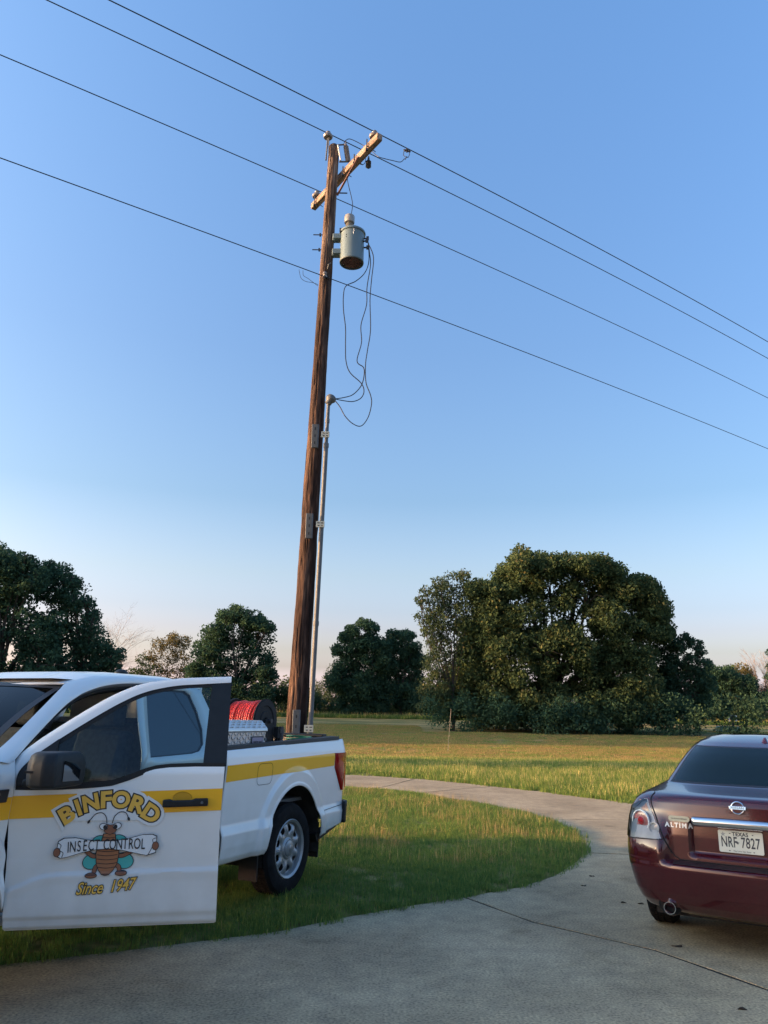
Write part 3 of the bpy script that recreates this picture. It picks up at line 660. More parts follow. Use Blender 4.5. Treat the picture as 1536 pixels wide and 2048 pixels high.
# thickness: inner panel and edges
inn = MB(); inn.grid(lambda u, v: (.03 + 1.12 * u, .085 + .0 * v, .49 + (belt_z(.03 + 1.12 * u) - .49) * v), 12, 6); inn.build('inner_panel', trim_grey, door)
eg = MB()
zs2 = [.468 + i * .05 for i in range(18)]
eg.add([(dr(z), dy(z) + q, z) for z in zs2 for q in (0, .09)], [(2 * i, 2 * i + 1, 2 * i + 3, 2 * i + 2) for i in range(len(zs2) - 1)])
eg.add([(dl(z), dy(z) + q, z) for z in zs2[:-2] for q in (0, .09)], [(2 * i, 2 * i + 2, 2 * i + 3, 2 * i + 1) for i in range(len(zs2) - 3)])
eg.box((.03, .03, .462), (1.18, .09, .47)); eg.build('door_edge', white, door)
# handle
hdl = MB(); hdl.prism([(.828, 1.150), (.870, 1.153), (.885, 1.146), (1.0, 1.148), (1.012, 1.157), (1.092, 1.158), (1.094, 1.114), (1.0, 1.112), (.828, 1.107)], -.006, -.035)
hdl.build('handle', dark_plastic, door, bevel=.008)
MB().lathe([(.0005, .004), (.007, .004), (.008, 0)], 14, Matrix.Translation((1.057, -.036, 1.134)) @ Matrix.Rotation(PI / 2, 4, 'X')).build('key_lock', galv, door)
cup = MB().lathe([(.001, 0), (.05, 0), (.055, .002)], 24, Matrix.Translation((.94, -.0045, 1.16)) @ Matrix.Rotation(PI / 2, 4, 'X') @ Matrix.Diagonal((1.0, .62, 1, 1))); cup.build('handle_cup', mat('handle_cup', (.55, .28, .012), .4), door)
# mirror
mir = MB(); MSH = .05
hx = [(.045, -.13), (.050, -.27), (.085, -.345), (.15, -.375), (.215, -.36), (.335, -.10), (.315, -.07), (.16, -.06)]
vs = []; L = len(hx); lv = [(1.238, .80), (1.250, .96), (1.30, 1.0), (1.365, 1.0), (1.41, .90), (1.428, .74)]
cxm, cym = .175, -.22
for z, sc in lv:
    for x, y in hx: vs.append((MSH + cxm + (x - cxm) * sc, cym + (y - cym) * sc, z))
fs = [(j * L + i, j * L + (i + 1) % L, (j + 1) * L + (i + 1) % L, (j + 1) * L + i) for j in range(len(lv) - 1) for i in range(L)] + [tuple(range(L))[::-1], tuple((len(lv) - 1) * L + i for i in range(L))]
mir.add(vs, fs); mo = clean(mir.build('mirror', dark_plastic, door, bevel=.014)); 
MB().box((.06, -.16, 1.235), (.14, .01, 1.275)).build('mirror_arm', dark_plastic, mo, bevel=.01)
mfa, mfb = Vector((.265, -.36, 0)), Vector((.385, -.10, 0)); mn_ = Vector((.26, -.12, 0)).normalized() * .004
MB().add([tuple(mfa.lerp(mfb, q) + mn_ + Vector((0, 0, z))) for q, z in ((.24, 1.385), (.24, 1.275), (.78, 1.270), (.80, 1.33), (.58, 1.368))], [(0, 1, 2, 3, 4)]).build('mirror_glass', mat('mirror_silver', (.16, .18, .20), .05, metal=1.0), mo)
MB().box((.105, -.352, 1.322), (.15, -.33, 1.334)).build('mirror_slot', seam_m, mo)

# ---- door lettering and emblem (flat print on the skin)
def print_(name, vs, fs, m, lay, parent, M=None):
    """2D figure (u, z) laid on the outer skin, lay = layer number"""
    out = []
    for v in vs:
        w = M @ Vector((v[0], v[1], 0)) if M else Vector((v[0], v[1], 0))
        out.append((w.x, dy(crease(w.x, w.y)) - .0045 - .0011 * lay, w.y))
    return out, fs
def emit(name, parts, m, lay):
    """each printed piece is a thin sheet of its own, cut finely enough to follow the pressed skin"""
    for i, (vs, fs) in enumerate(parts):
        bm = bmesh.new(); bv = [bm.verts.new((v[0], v[1], 0)) for v in vs]
        for f in fs:
            try: bm.faces.new([bv[k] for k in f])
            except ValueError: pass
        zl, zh = min(v[1] for v in vs), max(v[1] for v in vs)
        if zl < .83:
            z = zl + .01
            while z < min(zh, .84):
                bmesh.ops.bisect_plane(bm, geom=bm.verts[:] + bm.edges[:] + bm.faces[:], plane_co=(0, z, 0), plane_no=(0, 1, 0)); z += .01
        bmesh.ops.triangulate(bm, faces=bm.faces[:]); bm.verts.index_update()
        o_, f_ = print_(name, [v.co for v in bm.verts], [tuple(v.index for v in f.verts) for f in bm.faces], m, lay, door); bm.free()
        MB().add(o_, f_).build(name, m, emblem)
emblem = empty('door_emblem'); emblem.parent = door
def xf(vs, fs, x, z, a=0, sx=1, sz=1):
    ca, sa = math.cos(a), math.sin(a); return [(x + v[0] * sx * ca - v[1] * sz * sa, z + v[0] * sx * sa + v[1] * sz * ca) for v in vs], fs
letters = [('B', .296, 1.064, 33, 0), ('I', .355, 1.104, 24, 0), ('N', .422, 1.130, 15, 0), ('F', .503, 1.147, 5, 0), ('O', .588, 1.146, -6, 0), ('R', .680, 1.120, -17, 0), ('D', .764, 1.070, -31, 0)]
for nm, off, m_, lay in (('lettering_halo', .028, vinyl_white, 1), ('lettering_outline', .0122, ink, 2), ('lettering', .0052, logo_yellow, 3)):
    parts = []
    for ch_, x, z, a, _ in letters:
        vs, fs = text_mesh(ch_, .124, off); parts.append(xf(vs, fs, x, z, R(a), {'I': 1.0, 'N': 1.0, 'O': 1.02}.get(ch_, 1.12), 1.0))
    for i, p in enumerate(parts):
        b_ = MB(); o_, f_ = print_(nm, p[0], p[1], m_, lay, door); o_ = [(a[0], a[1] - .0001 * i, a[2]) for a in o_]; b_.add(o_, f_); b_.build(nm, m_, emblem)
emit('lettering_halo', [([(.285, 1.035), (.33, 1.075), (.39, 1.11), (.46, 1.13), (.54, 1.14), (.62, 1.13), (.70, 1.105), (.75, 1.07), (.79, 1.035)], [tuple(range(9))])], vinyl_white, .5)
def ell(cx, cz, rx, rz, a=0, n=28):
    vs = [(cx + rx * math.cos(t) * math.cos(a) - rz * math.sin(t) * math.sin(a), cz + rx * math.cos(t) * math.sin(a) + rz * math.sin(t) * math.cos(a)) for t in np.linspace(0, 2 * PI, n, endpoint=False)]
    return vs, [tuple(range(n))]
def stroke(pts, w, taper=False):
    P = pts_smooth([(p[0], p[1], 0) for p in pts], 6); vs = []; n_ = len(P)
    for i, p in enumerate(P):
        t = (P[min(i + 1, n_ - 1)] - P[max(i - 1, 0)]).normalized(); nn = Vector((-t.y, t.x, 0)); ww = w * .5
        vs += [tuple((p + nn * ww)[:2]), tuple((p - nn * ww)[:2])]
    return vs, [(2 * i, 2 * i + 1, 2 * i + 3, 2 * i + 2) for i in range(n_ - 1)]
def poly2(pts): return list(pts), [tuple(range(len(pts)))]
OL = .004
# wings
W = [(.463, .815, .052, .040, .25), (.637, .815, .052, .040, -.25), (.492, .925, .040, .026, .15), (.60, .928, .040, .026, -.15)]
emit('emblem_outline', [ell(x, z, a + OL, b_ + OL, r_) for x, z, a, b_, r_ in W], ink, 1)
emit('wing_print', [ell(x, z, a, b_, r_) for x, z, a, b_, r_ in W], teal_ink, 2)
# limbs
limbs = [[(.515, .800), (.485, .785), (.478, .755)], [(.578, .800), (.610, .785), (.617, .758)], [(.520, .855), (.47, .842), (.44, .858), (.42, .875)], [(.578, .855), (.62, .842), (.66, .858), (.69, .875)]]
emit('emblem_outline', [stroke(l, .026) for l in limbs] + [ell(.464, .741, .034, .0155), ell(.628, .751, .034, .0155)], ink, 3)
emit('limb_print', [stroke(l, .019) for l in limbs] + [ell(.464, .741, .030, .012), ell(.628, .751, .030, .012)], brown_ink, 4)
# antennae
emit('emblem_outline', [stroke([(.522, 1.02), (.515, 1.055), (.49, 1.078), (.455, 1.072), (.428, 1.04)], .0045), stroke([(.552, 1.02), (.562, 1.058), (.59, 1.082), (.622, 1.078), (.638, 1.052)], .0045), ell(.421, 1.030, .0065, .012, -.5), ell(.642, 1.044, .0065, .012, .4)], ink, 5)
# abdomen and thorax
ab = [(.485, .895), (.600, .895), (.604, .85), (.598, .80), (.580, .765), (.560, .746), (.542, .742), (.522, .748), (.503, .768), (.488, .80), (.481, .85)]
abo = [(.543 + (x - .543) * 1.07, .82 + (z - .82) * 1.05) for x, z in ab]
emit('emblem_outline', [poly2(abo), poly2([(.500, .925), (.585, .925), (.577, .965), (.508, .965)])], ink, 6)
emit('abdomen_print', [poly2(ab), poly2([(.505, .925), (.580, .925), (.573, .962), (.513, .962)])], brown2_ink, 7)
emit('emblem_outline', [stroke([(.486, z), (.543, z - .006), (.600, z)], .0035) for z in (.872, .850, .828, .806)] + [stroke([(.495, z), (.543, z - .006), (.592, z)], .0035) for z in (.784,)] + [stroke([(.508, .945), (.543, .941), (.578, .945)], .003)], ink, 8)
# plain insect head
hdp = [(.512, 1.018), (.545, 1.010), (.578, 1.018), (.585, .995), (.572, .972), (.545, .960), (.518, .972), (.505, .995)]
emit('emblem_outline', [poly2([(.545 + (x - .545) * 1.1, .99 + (z - .99) * 1.1) for x, z in hdp])], ink, 9)
emit('head_print', [poly2(hdp)], brown_ink, 10)
emit('emblem_outline', [ell(.507, 1.003, .025, .019, -.3), ell(.582, 1.006, .025, .019, .3)], ink, 11)
emit('eye_print', [ell(.507, 1.003, .021, .0155, -.3), ell(.582, 1.006, .021, .0155, .3)], vinyl_white, 12)
emit('emblem_outline', [ell(.516, 1.0, .011, .013), ell(.573, 1.002, .011, .013)], ink, 13)
# banner
def ban(o_=0.0):
    top = [(.27, .925), (.30, .942), (.36, .943), (.43, .930), (.50, .923), (.58, .924), (.66, .938), (.73, .955), (.785, .956), (.81, .945)]
    bot = [(.81, .86), (.76, .845), (.70, .858), (.62, .876), (.55, .884), (.48, .882), (.40, .866), (.33, .845), (.29, .838), (.262, .852)]
    P = [Vector((a, b_, 0)) for a, b_ in top + bot]; c0 = Vector((.54, .895, 0))
    return [(p.x + (o_ if p.x > .54 else -o_), p.y + (o_ if p.y > .895 else -o_)) for p in P]
def ban_mesh(o_):
    p = ban(o_); n_ = 10; vs = p[:10] + p[10:][::-1]
    return vs, [(i, i + 1, 10 + i + 1, 10 + i) for i in range(9)]
emit('emblem_outline', [ban_mesh(.004)], ink, 14)
emit('banner_print', [ban_mesh(0)], vinyl_white, 15)
emit('emblem_outline', [stroke([(.815, .94), (.79, .93), (.795, .905), (.782, .87), (.77, .848)], .0035), stroke([(.265, .92), (.285, .905), (.28, .88), (.30, .865), (.295, .84)], .0035),
                        ell(.266, .868, .020, .025), ell(.808, .895, .020, .024)], ink, 16)
emit('hand_print', [ell(.266, .868, .0165, .0215), ell(.808, .895, .0165, .0205)], brown_ink, 17)
parts = []
txt = 'INSECT CONTROL'; u0, u1 = .318, .752
wds = {'I': .45, 'N': 1.1, 'S': 1.0, 'E': 1.0, 'C': 1.08, 'T': .95, ' ': .55, 'O': 1.15, 'R': 1.05, 'L': .9}
tot = sum(wds[c_] for c_ in txt); x = u0
for c_ in txt:
    w = wds[c_] * (u1 - u0) / tot; xc = x + w / 2; x += w
    if c_ == ' ': continue
    zc = float(np.interp(xc, [.30, .40, .5, .6, .7, .77], [.889, .899, .903, .906, .906, .902])) + .0; an = float(np.interp(xc, [.3, .45, .6, .77], [-.07 * -1, .02, .03, .03]))
    vs, fs = text_mesh(c_, .084, .0002); parts.append(xf(vs, fs, xc, zc, an, .58, 1))
emit('banner_lettering', parts, ink, 18)
pl_, pi_ = [], []
for s_, x0, z0, sz in (('Since', .462, .672, .088), ('1947', .638, .684, .088)):
    for off, L_ in ((.005, pl_), (.0008, pi_)):
        vs, fs = text_mesh(s_, sz, off, shear=.35); L_.append(xf(vs, fs, x0, z0, .03 if s_ == 'Since' else .10, .78, 1))
emit('since_outline', pl_, ink, 2); emit('since_lettering', pi_, logo_yellow, 3)

# ================================================================== load in the bed
rl = empty('hose_reel', truck.matrix_basis @ Vector((.99, .33, .87)), TYAW); tag(rl, 'hose reel wound with bright red hose between black flanges, in the truck bed', 'hose reel')
def ry(y0): return Matrix.Translation((0, y0, .715)) @ Matrix.Rotation(PI / 2, 4, 'X')
for y0, s in ((.19, -1), (-.19, 1)):
    f = MB().lathe([(.035, 0), (.09, 0), (.10, -.012 * s), (.14, -.012 * s), (.15, 0), (.200, 0), (.206, -.014 * s), (.214, -.015 * s), (.218, -.006 * s), (.218, .006), (.2, .008), (.03, .008)], 56, ry(y0)); f.build('flange', black if s > 0 else black, rl, smooth=True, auto=40)
MB().lathe([(.08, -.19), (.08, .19)], 24, ry(0)).tube([(0, 0, -.26), (0, 0, .26)], .022, 12, M=ry(0)).build('drum', steel_dark, rl, smooth=True)
wn = MB()
for k in range(13):
    y = -.165 + k * .0275; r_ = .178 + (.010 if k in (3, 9, 10) else 0); wn.tube([(r_ * math.cos(a), y + .010 * a / PI, .715 + r_ * math.sin(a)) for a in np.linspace(0, 2 * PI, 48)], .0130, 8, False)
for k in range(12):
    y = -.15 + k * .0275; r_ = .160; wn.tube([(r_ * math.cos(a), y, .715 + r_ * math.sin(a)) for a in np.linspace(0, 2 * PI, 40)], .013, 6, False)
wn.build('hose', red_hose, rl, smooth=True)
stn_ = MB()
for y0 in (-.225, .225): stn_.prism([(-.20, 0), (.20, 0), (.06, .73), (-.06, .73)], y0 - .006, y0 + .006)
stn_.box((-.22, -.24, -.0), (.22, .24, .03)); stn_.box((-.17, .24, .0), (-.10, .27, .62)).box((-.19, .24, .55), (-.08, .29, .66)); stn_.tube([(-.135, .27, .6), (-.135, .29, .4), (-.14, .27, .2)], .013, 8)
stn_.build('stand', black, rl)
MB().tube([(-.15, .285, .66), (-.15, .285, .46)], .022, 10).box((-.19, .27, .60), (-.11, .30, .64)).build('swivel_valve', steel_dark, rl, smooth=True)
tb = empty('tool_box', truck.matrix_basis @ Vector((1.84, .60, .87)), TYAW); tag(tb, 'diamond plate aluminium toolbox with a small badge, along the truck bed side', 'tool box')
MB().box((-.38, -.24, .10), (.42, .225, .625)).build('body', alu, tb, bevel=.006)
lid = MB().prism([(-.26, .627), (-.25, .70), (-.18, .722), (.17, .722), (.235, .655), (.24, .627)], -.395, .43, 'x').build('lid', alu, tb, bevel=.006)
# raised tread bars
tr = MB(); 
for i in range(19):
    for j in range(6):
        x = -.36 + i * .043; z = .44 + j * .033; s = 1 if (i + j) % 2 else -1
        M_ = Matrix.Translation((x, .2265, z)) @ Matrix.Rotation(s * .8, 4, 'Y'); tr.box((-.017, 0, -.0045), (.017, .005, .0045), M_)
trb = tr.build('tread_pattern', alu, tb); trb['kind'] = 'stuff'
tr = MB()
for i in range(19):
    for j in range(3):
        q = (j + .5) / 3; x = -.36 + i * .043; y = .24 - .065 * q; z = .655 + .067 * q; s = 1 if (i + j) % 2 else -1
        M_ = Matrix.Translation((x, y - .004, z)) @ Matrix.Rotation(R(-45), 4, 'X') @ Matrix.Rotation(s * .8, 4, 'Y'); tr.box((-.017, 0, -.0045), (.017, .0075, .0045), M_)
    for j in range(13):
        x = -.37 + i * .027; y = -.16 + .026 * j; s = 1 if (i + j) % 2 else -1
        tr.box((-.010, -.0026, 0), (.010, .0026, .003), Matrix.Translation((x, y, .722)) @ Matrix.Rotation(s * .8, 4, 'Z'))
trb = tr.build('lid_tread', alu, lid); trb['kind'] = 'stuff'
bdg = MB().box((-.325, .2315, .495), (-.135, .2375, .585)).build('badge', ink, tb, bevel=.003)
MB().box((-.318, .238, .505), (-.142, .239, .575)).build('badge_face', mat('badge_face', (.30, .26, .34), .4), bdg)
vs, fs = text_mesh('weather guard', .027, .0006); MB().add(vs, fs, Matrix(((-1, 0, 0, -.230), (0, 0, 1, .2400), (0, 1, 0, .538), (0, 0, 0, 1)))).build('badge_lettering', ink, bdg)
MB().lathe([(.0005, .008), (.014, .008), (.017, 0)], 18, Matrix.Translation((-.372 + .0, .226, .555)) @ Matrix.Rotation(-PI / 2, 4, 'X')).build('lock', galv, tb, smooth=True)
gh = MB(); gh.tube([(.13 * math.cos(a), .13 * math.sin(a), .02 + a * .0045) for a in np.linspace(0, 2 * PI * 4, 110)], .011, 7)
g_ = gh.build('garden_hose', green_hose, None, smooth=True); g_.location = truck.matrix_basis @ Vector((.38, .56, 1.30)); g_.rotation_euler = (0, 0, TYAW); tag(g_, 'coil of dark green hose on a black case by the tailgate', 'hose')
cs = MB().box((-.14, -.2, 0), (.14, .2, .428)).build('storage_case', dark_plastic, None, bevel=.02); cs.location = truck.matrix_basis @ Vector((.38, .56, .872)); cs.rotation_euler = (0, 0, TYAW); tag(cs, 'black plastic case inside the truck bed near the tailgate', 'case')

# ================================================================== MAROON CAR
car = empty('parked_car', (2.63, 5.927, 0), R(58.789)); tag(car, 'dark red sedan seen from behind, parked on the concrete drive', 'car')
#        z     Xr    W     Lc   p    Xf
ROWS = [(.24, .22, .72, .30, 4.0, 4.60), (.275, .14, .775, .34, 4.2, 4.72), (.33, .085, .815, .38, 4.4, 4.78), (.40, .055, .845, .40, 4.5, 4.80), (.50, .035, .870, .42, 4.6, 4.80), (.575, .026, .885, .43, 4.6, 4.79), (.600, .030, .888, .43, 4.6, 4.78),
        (.613, .045, .888, .43, 4.6, 4.78), (.622, .085, .888, .42, 4.6, 4.77), (.630, .120, .888, .40, 4.6, 4.77), (.70, .122, .890, .40, 4.5, 4.72), (.80, .124, .890, .40, 4.4, 4.60), (.90, .130, .885, .40, 4.2, 4.20), (.98, .138, .868, .40, 3.9, 3.98),
        (1.04, .145, .835, .42, 3.5, 3.86), (1.07, .155, .802, .45, 3.2, 3.76), (1.088, .175, .775, .48, 3.0, 3.68), (1.098, .22, .758, .50, 2.9, 3.62), (1.108, .34, .742, .48, 2.8, 3.58), (1.122, .50, .722, .42, 2.8, 3.52), (1.138, .66, .700, .34, 2.8, 3.46), (1.150, .745, .684, .30, 2.8, 3.42),
        (1.22, .875, .655, .32, 2.7, 3.28), (1.30, 1.02, .622, .34, 2.7, 3.12), (1.37, 1.155, .590, .36, 2.6, 2.98), (1.433, 1.29, .555, .40, 2.6, 2.82), (1.475, 1.44, .520, .42, 2.5, 2.70), (1.51, 1.62, .47, .44, 2.4, 2.58), (1.535, 1.82, .38, .40, 2.3, 2.45), (1.545, 2.0, .22, .2, 2.2, 2.3)]
RA = np.array(ROWS)
def row(z):
    return [float(np.interp(z, RA[:, 0], RA[:, k])) for k in range(1, 6)]
def rear_pt(y, z, off=0.0):
    Xr, W_, Lc, p, _ = row(z); t = min(1.0, abs(y) / W_)
    X = Xr + .05 * t * t + Lc * (1 - (1 - t ** p) ** (1 / p))
    # number plate recess
    X -= max(0.0, Xr - .032) * sm(.50, .60, abs(y)) * sm(.97, .66, z) * (1 if z > .598 else 0)
    X += .045 * sm(.385, .345, abs(y)) * sm(.655, .70, z) * sm(.925, .905, z)
    # crease of the lid lip
    return Vector((X - off, y, z))
NT = 70
def car_ring(z):
    Xr, W_, Lc, p, Xf = row(z); pts = []
    ts = [1 - (1 - i / NT) ** 1.7 for i in range(NT + 1)]
    rearp = [rear_pt(W_ * math.sin(t * PI / 2), z) for t in [i / NT for i in range(NT + 1)]]
    xe = Xr + .05 + Lc; n_s = 16; Lf = .8 if z < 1.1 else .35
    side = [Vector((xe + (Xf - Lf - xe) * i / n_s, W_ * (1 + .012 * math.sin(PI * i / n_s)), z)) for i in range(1, n_s + 1)]
    front = []
    for i in range(1, 13):
        a = i / 12 * PI / 2; front.append(Vector((Xf - Lf + Lf * math.sin(a), W_ * math.cos(a) ** .55 if i < 12 else 0.0, z)))
    half = rearp + side + front; return half
zrow = sorted(set(list(RA[:, 0]) + list(np.arange(.25, 1.09, .012)) + list(np.arange(1.15, 1.54, .02))))
zrow = [z for i, z in enumerate(zrow) if i == 0 or z - zrow[i - 1] > .003]
halves = [car_ring(z) for z in zrow]
cb = MB(); vs = []; K = None
for h in halves:
    ring_ = [(v.x, v.y, v.z) for v in h] + [(v.x, -v.y, v.z) for v in h[-2:0:-1]]; K = len(ring_); vs += ring_
fs = [(j * K + i, j * K + (i + 1) % K, (j + 1) * K + (i + 1) % K, (j + 1) * K + i) for j in range(len(zrow) - 1) for i in range(K)]
fs.append(tuple((len(zrow) - 1) * K + i for i in range(K))); fs.append(tuple(range(K))[::-1])
cb.add(vs, fs); body = clean(cb.build('body', maroon, car, smooth=True, auto=32))
def rpatch(outline_fn, nu, nv, off, name, m, parent=car, smooth=True, solid=0, mirror=False):
    objs = []
    for s in ((1, -1) if mirror else (1,)):
        b_ = MB(); b_.grid(lambda u, v, s=s: tuple(Vector((1, s, 1)) * rear_pt(*outline_fn(u, v), off)), nu, nv); objs.append(b_.build(name, m, parent, smooth=smooth, solid=solid))
    return objs
# rear window: rows 1.155..1.43
def rw(u, v): z = 1.158 + (1.428 - 1.158) * v; w = row(z)[1] * .895; return ((-1 + 2 * u) * w, z)
def rwo(u, v): z = 1.146 + (1.440 - 1.146) * v; w = row(z)[1] * .925; return ((-1 + 2 * u) * w, z)
def off_patch(fn, nu, nv, off, name, m, parent=car):
    b_ = MB()
    def P(u, v):
        p = rear_pt(*fn(u, v)); return tuple(p + Vector((-.9, 0, .45)) * off)
    b_.grid(P, nu, nv); return b_.build(name, m, parent, smooth=True)
off_patch(rwo, 60, 20, .002, 'rear_window_frit', ink); off_patch(rw, 60, 20, .005, 'rear_window', mat('rear_glass', (.006, .014, .016), .10, spec=.28))
# side windows
for s in (1, -1):
    b_ = MB()
    def SW(u, v, s=s):
        z = 1.12 + .30 * v; W_ = row(z)[1]; x0 = 1.28 + .42 * v; x1 = 3.1 - .55 * v; return (x0 + (x1 - x0) * u, s * (W_ * (1 + .012 * math.sin(PI * u)) + .003), z)
    b_.grid(SW, 20, 8); b_.build('side_window', glass_dark, car, smooth=True)
    for q in (): MB().add([(1.0 + (2.3 + d) * q + dx, s * (row(z)[1] + .018), z) for z, dx in ((1.12, 0), (1.45, 0)) for d in (0, .06)], [(0, 1, 3, 2)]).build('door_pillar', ink, car)
b_ = MB(); b_.grid(lambda u, v: ((lambda z: (row(z)[4] + .006 - .0 * v, (-1 + 2 * u) * row(z)[1] * .78 * 1.0, z))(1.14 + .36 * v)), 10, 8); b_.build('windscreen', glass_dark, car)
# shut lines
def seam(pts, name='shut_line', w=.0045, m=seam_m, off=.0015, mirror=True):
    P = pts_smooth([(p[0], p[1], 0) for p in pts], 6)
    for s in ((1, -1) if mirror else (1,)):
        b_ = MB(); b_.tube([tuple(Vector((1, s, 1)) * rear_pt(p.x, p.y, off - w * .5)) for p in P], w, 6); b_.build(name, m, car, smooth=True)
lid_edge = [(.655, 1.088), (.668, 1.062), (.662, 1.02), (.628, .94), (.585, .83), (.545, .74), (.52, .69), (.49, .655), (.46, .640)]
seam(lid_edge, w=.006)
seam([(.46, .634), (.2, .634), (0, .634)], w=.005)
seam([(.564, .775), (.66, .765), (.78, .757), (.865, .753)], w=.004)
seam([(.70, 1.112), (.68, 1.10), (.655, 1.09)], w=.003)
# bumper ledge (dusty dark plastic)
b_ = MB(); b_.grid(lambda u, v: tuple(rear_pt((-1 + 2 * u) * .50, .608 + .020 * v) + Vector((-.003, 0, .004))), 40, 6); b_.build('bumper_step', maroon_dark, car, smooth=True)
# taillights
tin = lambda z: float(np.interp(z, [.775, .85, .95, 1.02, 1.055], [.578, .608, .652, .685, .700]))
def lampfn(u, v):
    z = .772 + (1.045 - .772) * v; y0 = tin(z); y1 = row(z)[1] * (.9995 if v < .75 else .9995 - .12 * (v - .75) / .25); return (y0 + (y1 - y0) * (u ** .8), z - .012 * u * (1 - v))
for s in (1, -1):
    b_ = MB(); b_.grid(lambda u, v, s=s: tuple(Vector((1, s, 1)) * rear_pt(*lampfn(u, v), .003)), 30, 24)
    tl = b_.build('taillight', mat('lamp_housing' + str(s), (.36, .35, .36), .3, metal=.1, var=.15, scale=12), car, smooth=True)
    nrm = Vector((-.92, .38 * s, 0))
    def lampM(y, z, o_):
        p = rear_pt(y, z); e = rear_pt(y + .05, z) - rear_pt(y - .05, z); e.normalize(); n_ = Vector((-e.y, e.x, 0)); 
        p = p + n_ * o_; p.y *= s; n_.y *= s
        q = n_.to_track_quat('Z', 'Y').to_matrix().to_4x4(); q.translation = p; return q
    MB().lathe([(.083, .0), (.083, .012), (.075, .014), (.072, 0)], 40, lampM(.738, .885, .006)).build('lamp_ring', vinyl_white, tl, smooth=True)
    MB().lathe([(.0005, .012), (.05, .010), (.071, .002)], 32, lampM(.738, .885, .006)).build('lamp_bowl', mat('bowl_pink' + str(s), (.34, .12, .12), .3, coat=1, var=.2, scale=20), tl, smooth=True)
    MB().lathe([(.0005, .022), (.024, .018), (.034, .008)], 24, lampM(.735, .885, .006)).build('red_bulb', red_lens, tl, smooth=True)
    MB().lathe([(.042, .0), (.042, .012), (.036, .013), (.03, .004), (.0005, .008)], 32, lampM(.630, .848, .006)).build('reverse_lamp', mat('reverse_grey' + str(s), (.42, .43, .45), .2, coat=1), tl, smooth=True)
    b_ = MB(); b_.grid(lambda u, v, s=s: tuple(Vector((1, s, 1)) * rear_pt(tin(.96 + .085 * v) + .02 + .06 * u, .96 + .075 * v, .006)), 6, 6); b_.build('amber_lens', mat('amber' + str(s), (.42, .16, .07), .25, coat=1), tl, smooth=True)
    b_ = MB(); b_.grid(lambda u, v, s=s: tuple(Vector((1, s, 1)) * rear_pt(*lampfn(u, v), .028)), 30, 24); b_.build('lamp_cover', lens_glass, tl, smooth=True)
# chrome strip
b_ = MB()
def chp(u, v):
    y = -.345 + .69 * u; z = .892 + .052 * v + .004 * math.cos(PI * u - PI / 2); e = .018 * math.sin(PI * v) ** .6 + .012
    p = rear_pt(y, .95); return (p.x - e - .006, y, z)
b_.grid(chp, 40, 10); b_.build('chrome_strip', chrome, car, smooth=True, solid=.01)
# emblem, lettering
def rearM(y, z, off, flip=True):
    p = rear_pt(y, z); e = (rear_pt(y + .03, z) - rear_pt(y - .03, z)).normalized(); up_ = (rear_pt(y, z + .02) - rear_pt(y, z - .02)).normalized()
    xdir = -e; zdir = xdir.cross(up_).normalized(); up2 = zdir.cross(xdir)
    Mx = Matrix((xdir, up2, zdir)).transposed().to_4x4(); Mx.translation = p + zdir * off; return Mx
ML = rearM(.018, 1.033, .004)
em = MB(); em.tube([(.043 * math.cos(a), .043 * math.sin(a), .004) for a in np.linspace(0, 2 * PI, 40)], .0055, 8, M=ML); em_o = em.build('maker_badge', chrome, car, smooth=True)
MB().box((-.058, -.0125, .004), (.058, .0125, .013), ML).build('badge_bar', chrome, em_o, bevel=.002)
vs, fs = text_mesh('NISSAN', .0215, .0004, sx=1.15, space=1.1); MB().add(vs, fs, ML @ Matrix.Translation((0, 0, .0138))).build('badge_lettering', ink, em_o)
lt = MB()
for i, ch_ in enumerate('ALTIMA'):
    y = [.536, .499, .466, .440, .408, .368][i]; vs, fs = text_mesh(ch_, .047, .002); lt.add(vs, fs, rearM(y, .877, .006) @ Matrix.Rotation(0, 4, 'Z'))
lt.build('model_lettering', mat('letter_silver', (.75, .75, .75), .3, metal=.3), car, solid=.004)
pm = MB(); Mp = rearM(.445, .925, .004); pr_ = rrect(0, 0, .16, .040, .019); pm.add([(x, z, 0) for x, z in pr_] + [(x, z, .002) for x, z in pr_], [tuple(range(len(pr_) * 1, len(pr_) * 2))] + [(i, (i + 1) % len(pr_), len(pr_) + (i + 1) % len(pr_), len(pr_) + i) for i in range(len(pr_))], Mp)
pl = pm.build('dealer_tag', pill_m, car)
dl_ = MB()
for k in range(26): dl_.box((-.06 + k * .0046, -.003, .0022), (-.06 + k * .0046 + random.uniform(.002, .004), .003 + random.uniform(-.001, .002), .0028), Mp)
dl_.build('tag_lettering', ink, pl)
# plate
Mpl = Matrix(((0, 0, -1, rear_pt(.02, .79).x - .012), (-1, 0, 0, .02), (0, 1, 0, .795), (0, 0, 0, 1)))
pr_ = rrect(0, 0, .305, .155, .012); n_ = len(pr_); pb = MB().add([(x, z, 0) for x, z in pr_] + [(x, z, .003) for x, z in pr_], [tuple(range(n_, 2 * n_))] + [(i, (i + 1) % n_, n_ + (i + 1) % n_, n_ + i) for i in range(n_)], Mpl)
plate = pb.build('licence_plate', plate_m, car)
lp = MB()
for t_, sz, x, y, off, sx in (('TEXAS', .036, 0, .052, .0012, 1.0), ('NRF', .103, -.080, -.007, .0016, .57), ('7827', .103, .066, -.007, .0016, .60), ('The Lone Star State', .014, .005, -.064, .0002, 1.0)):
    vs, fs = text_mesh(t_, sz, off, sx=sx, space=1.06); lp.add([(v[0] + x, v[1] + y, .0042) for v in vs], fs, Mpl)
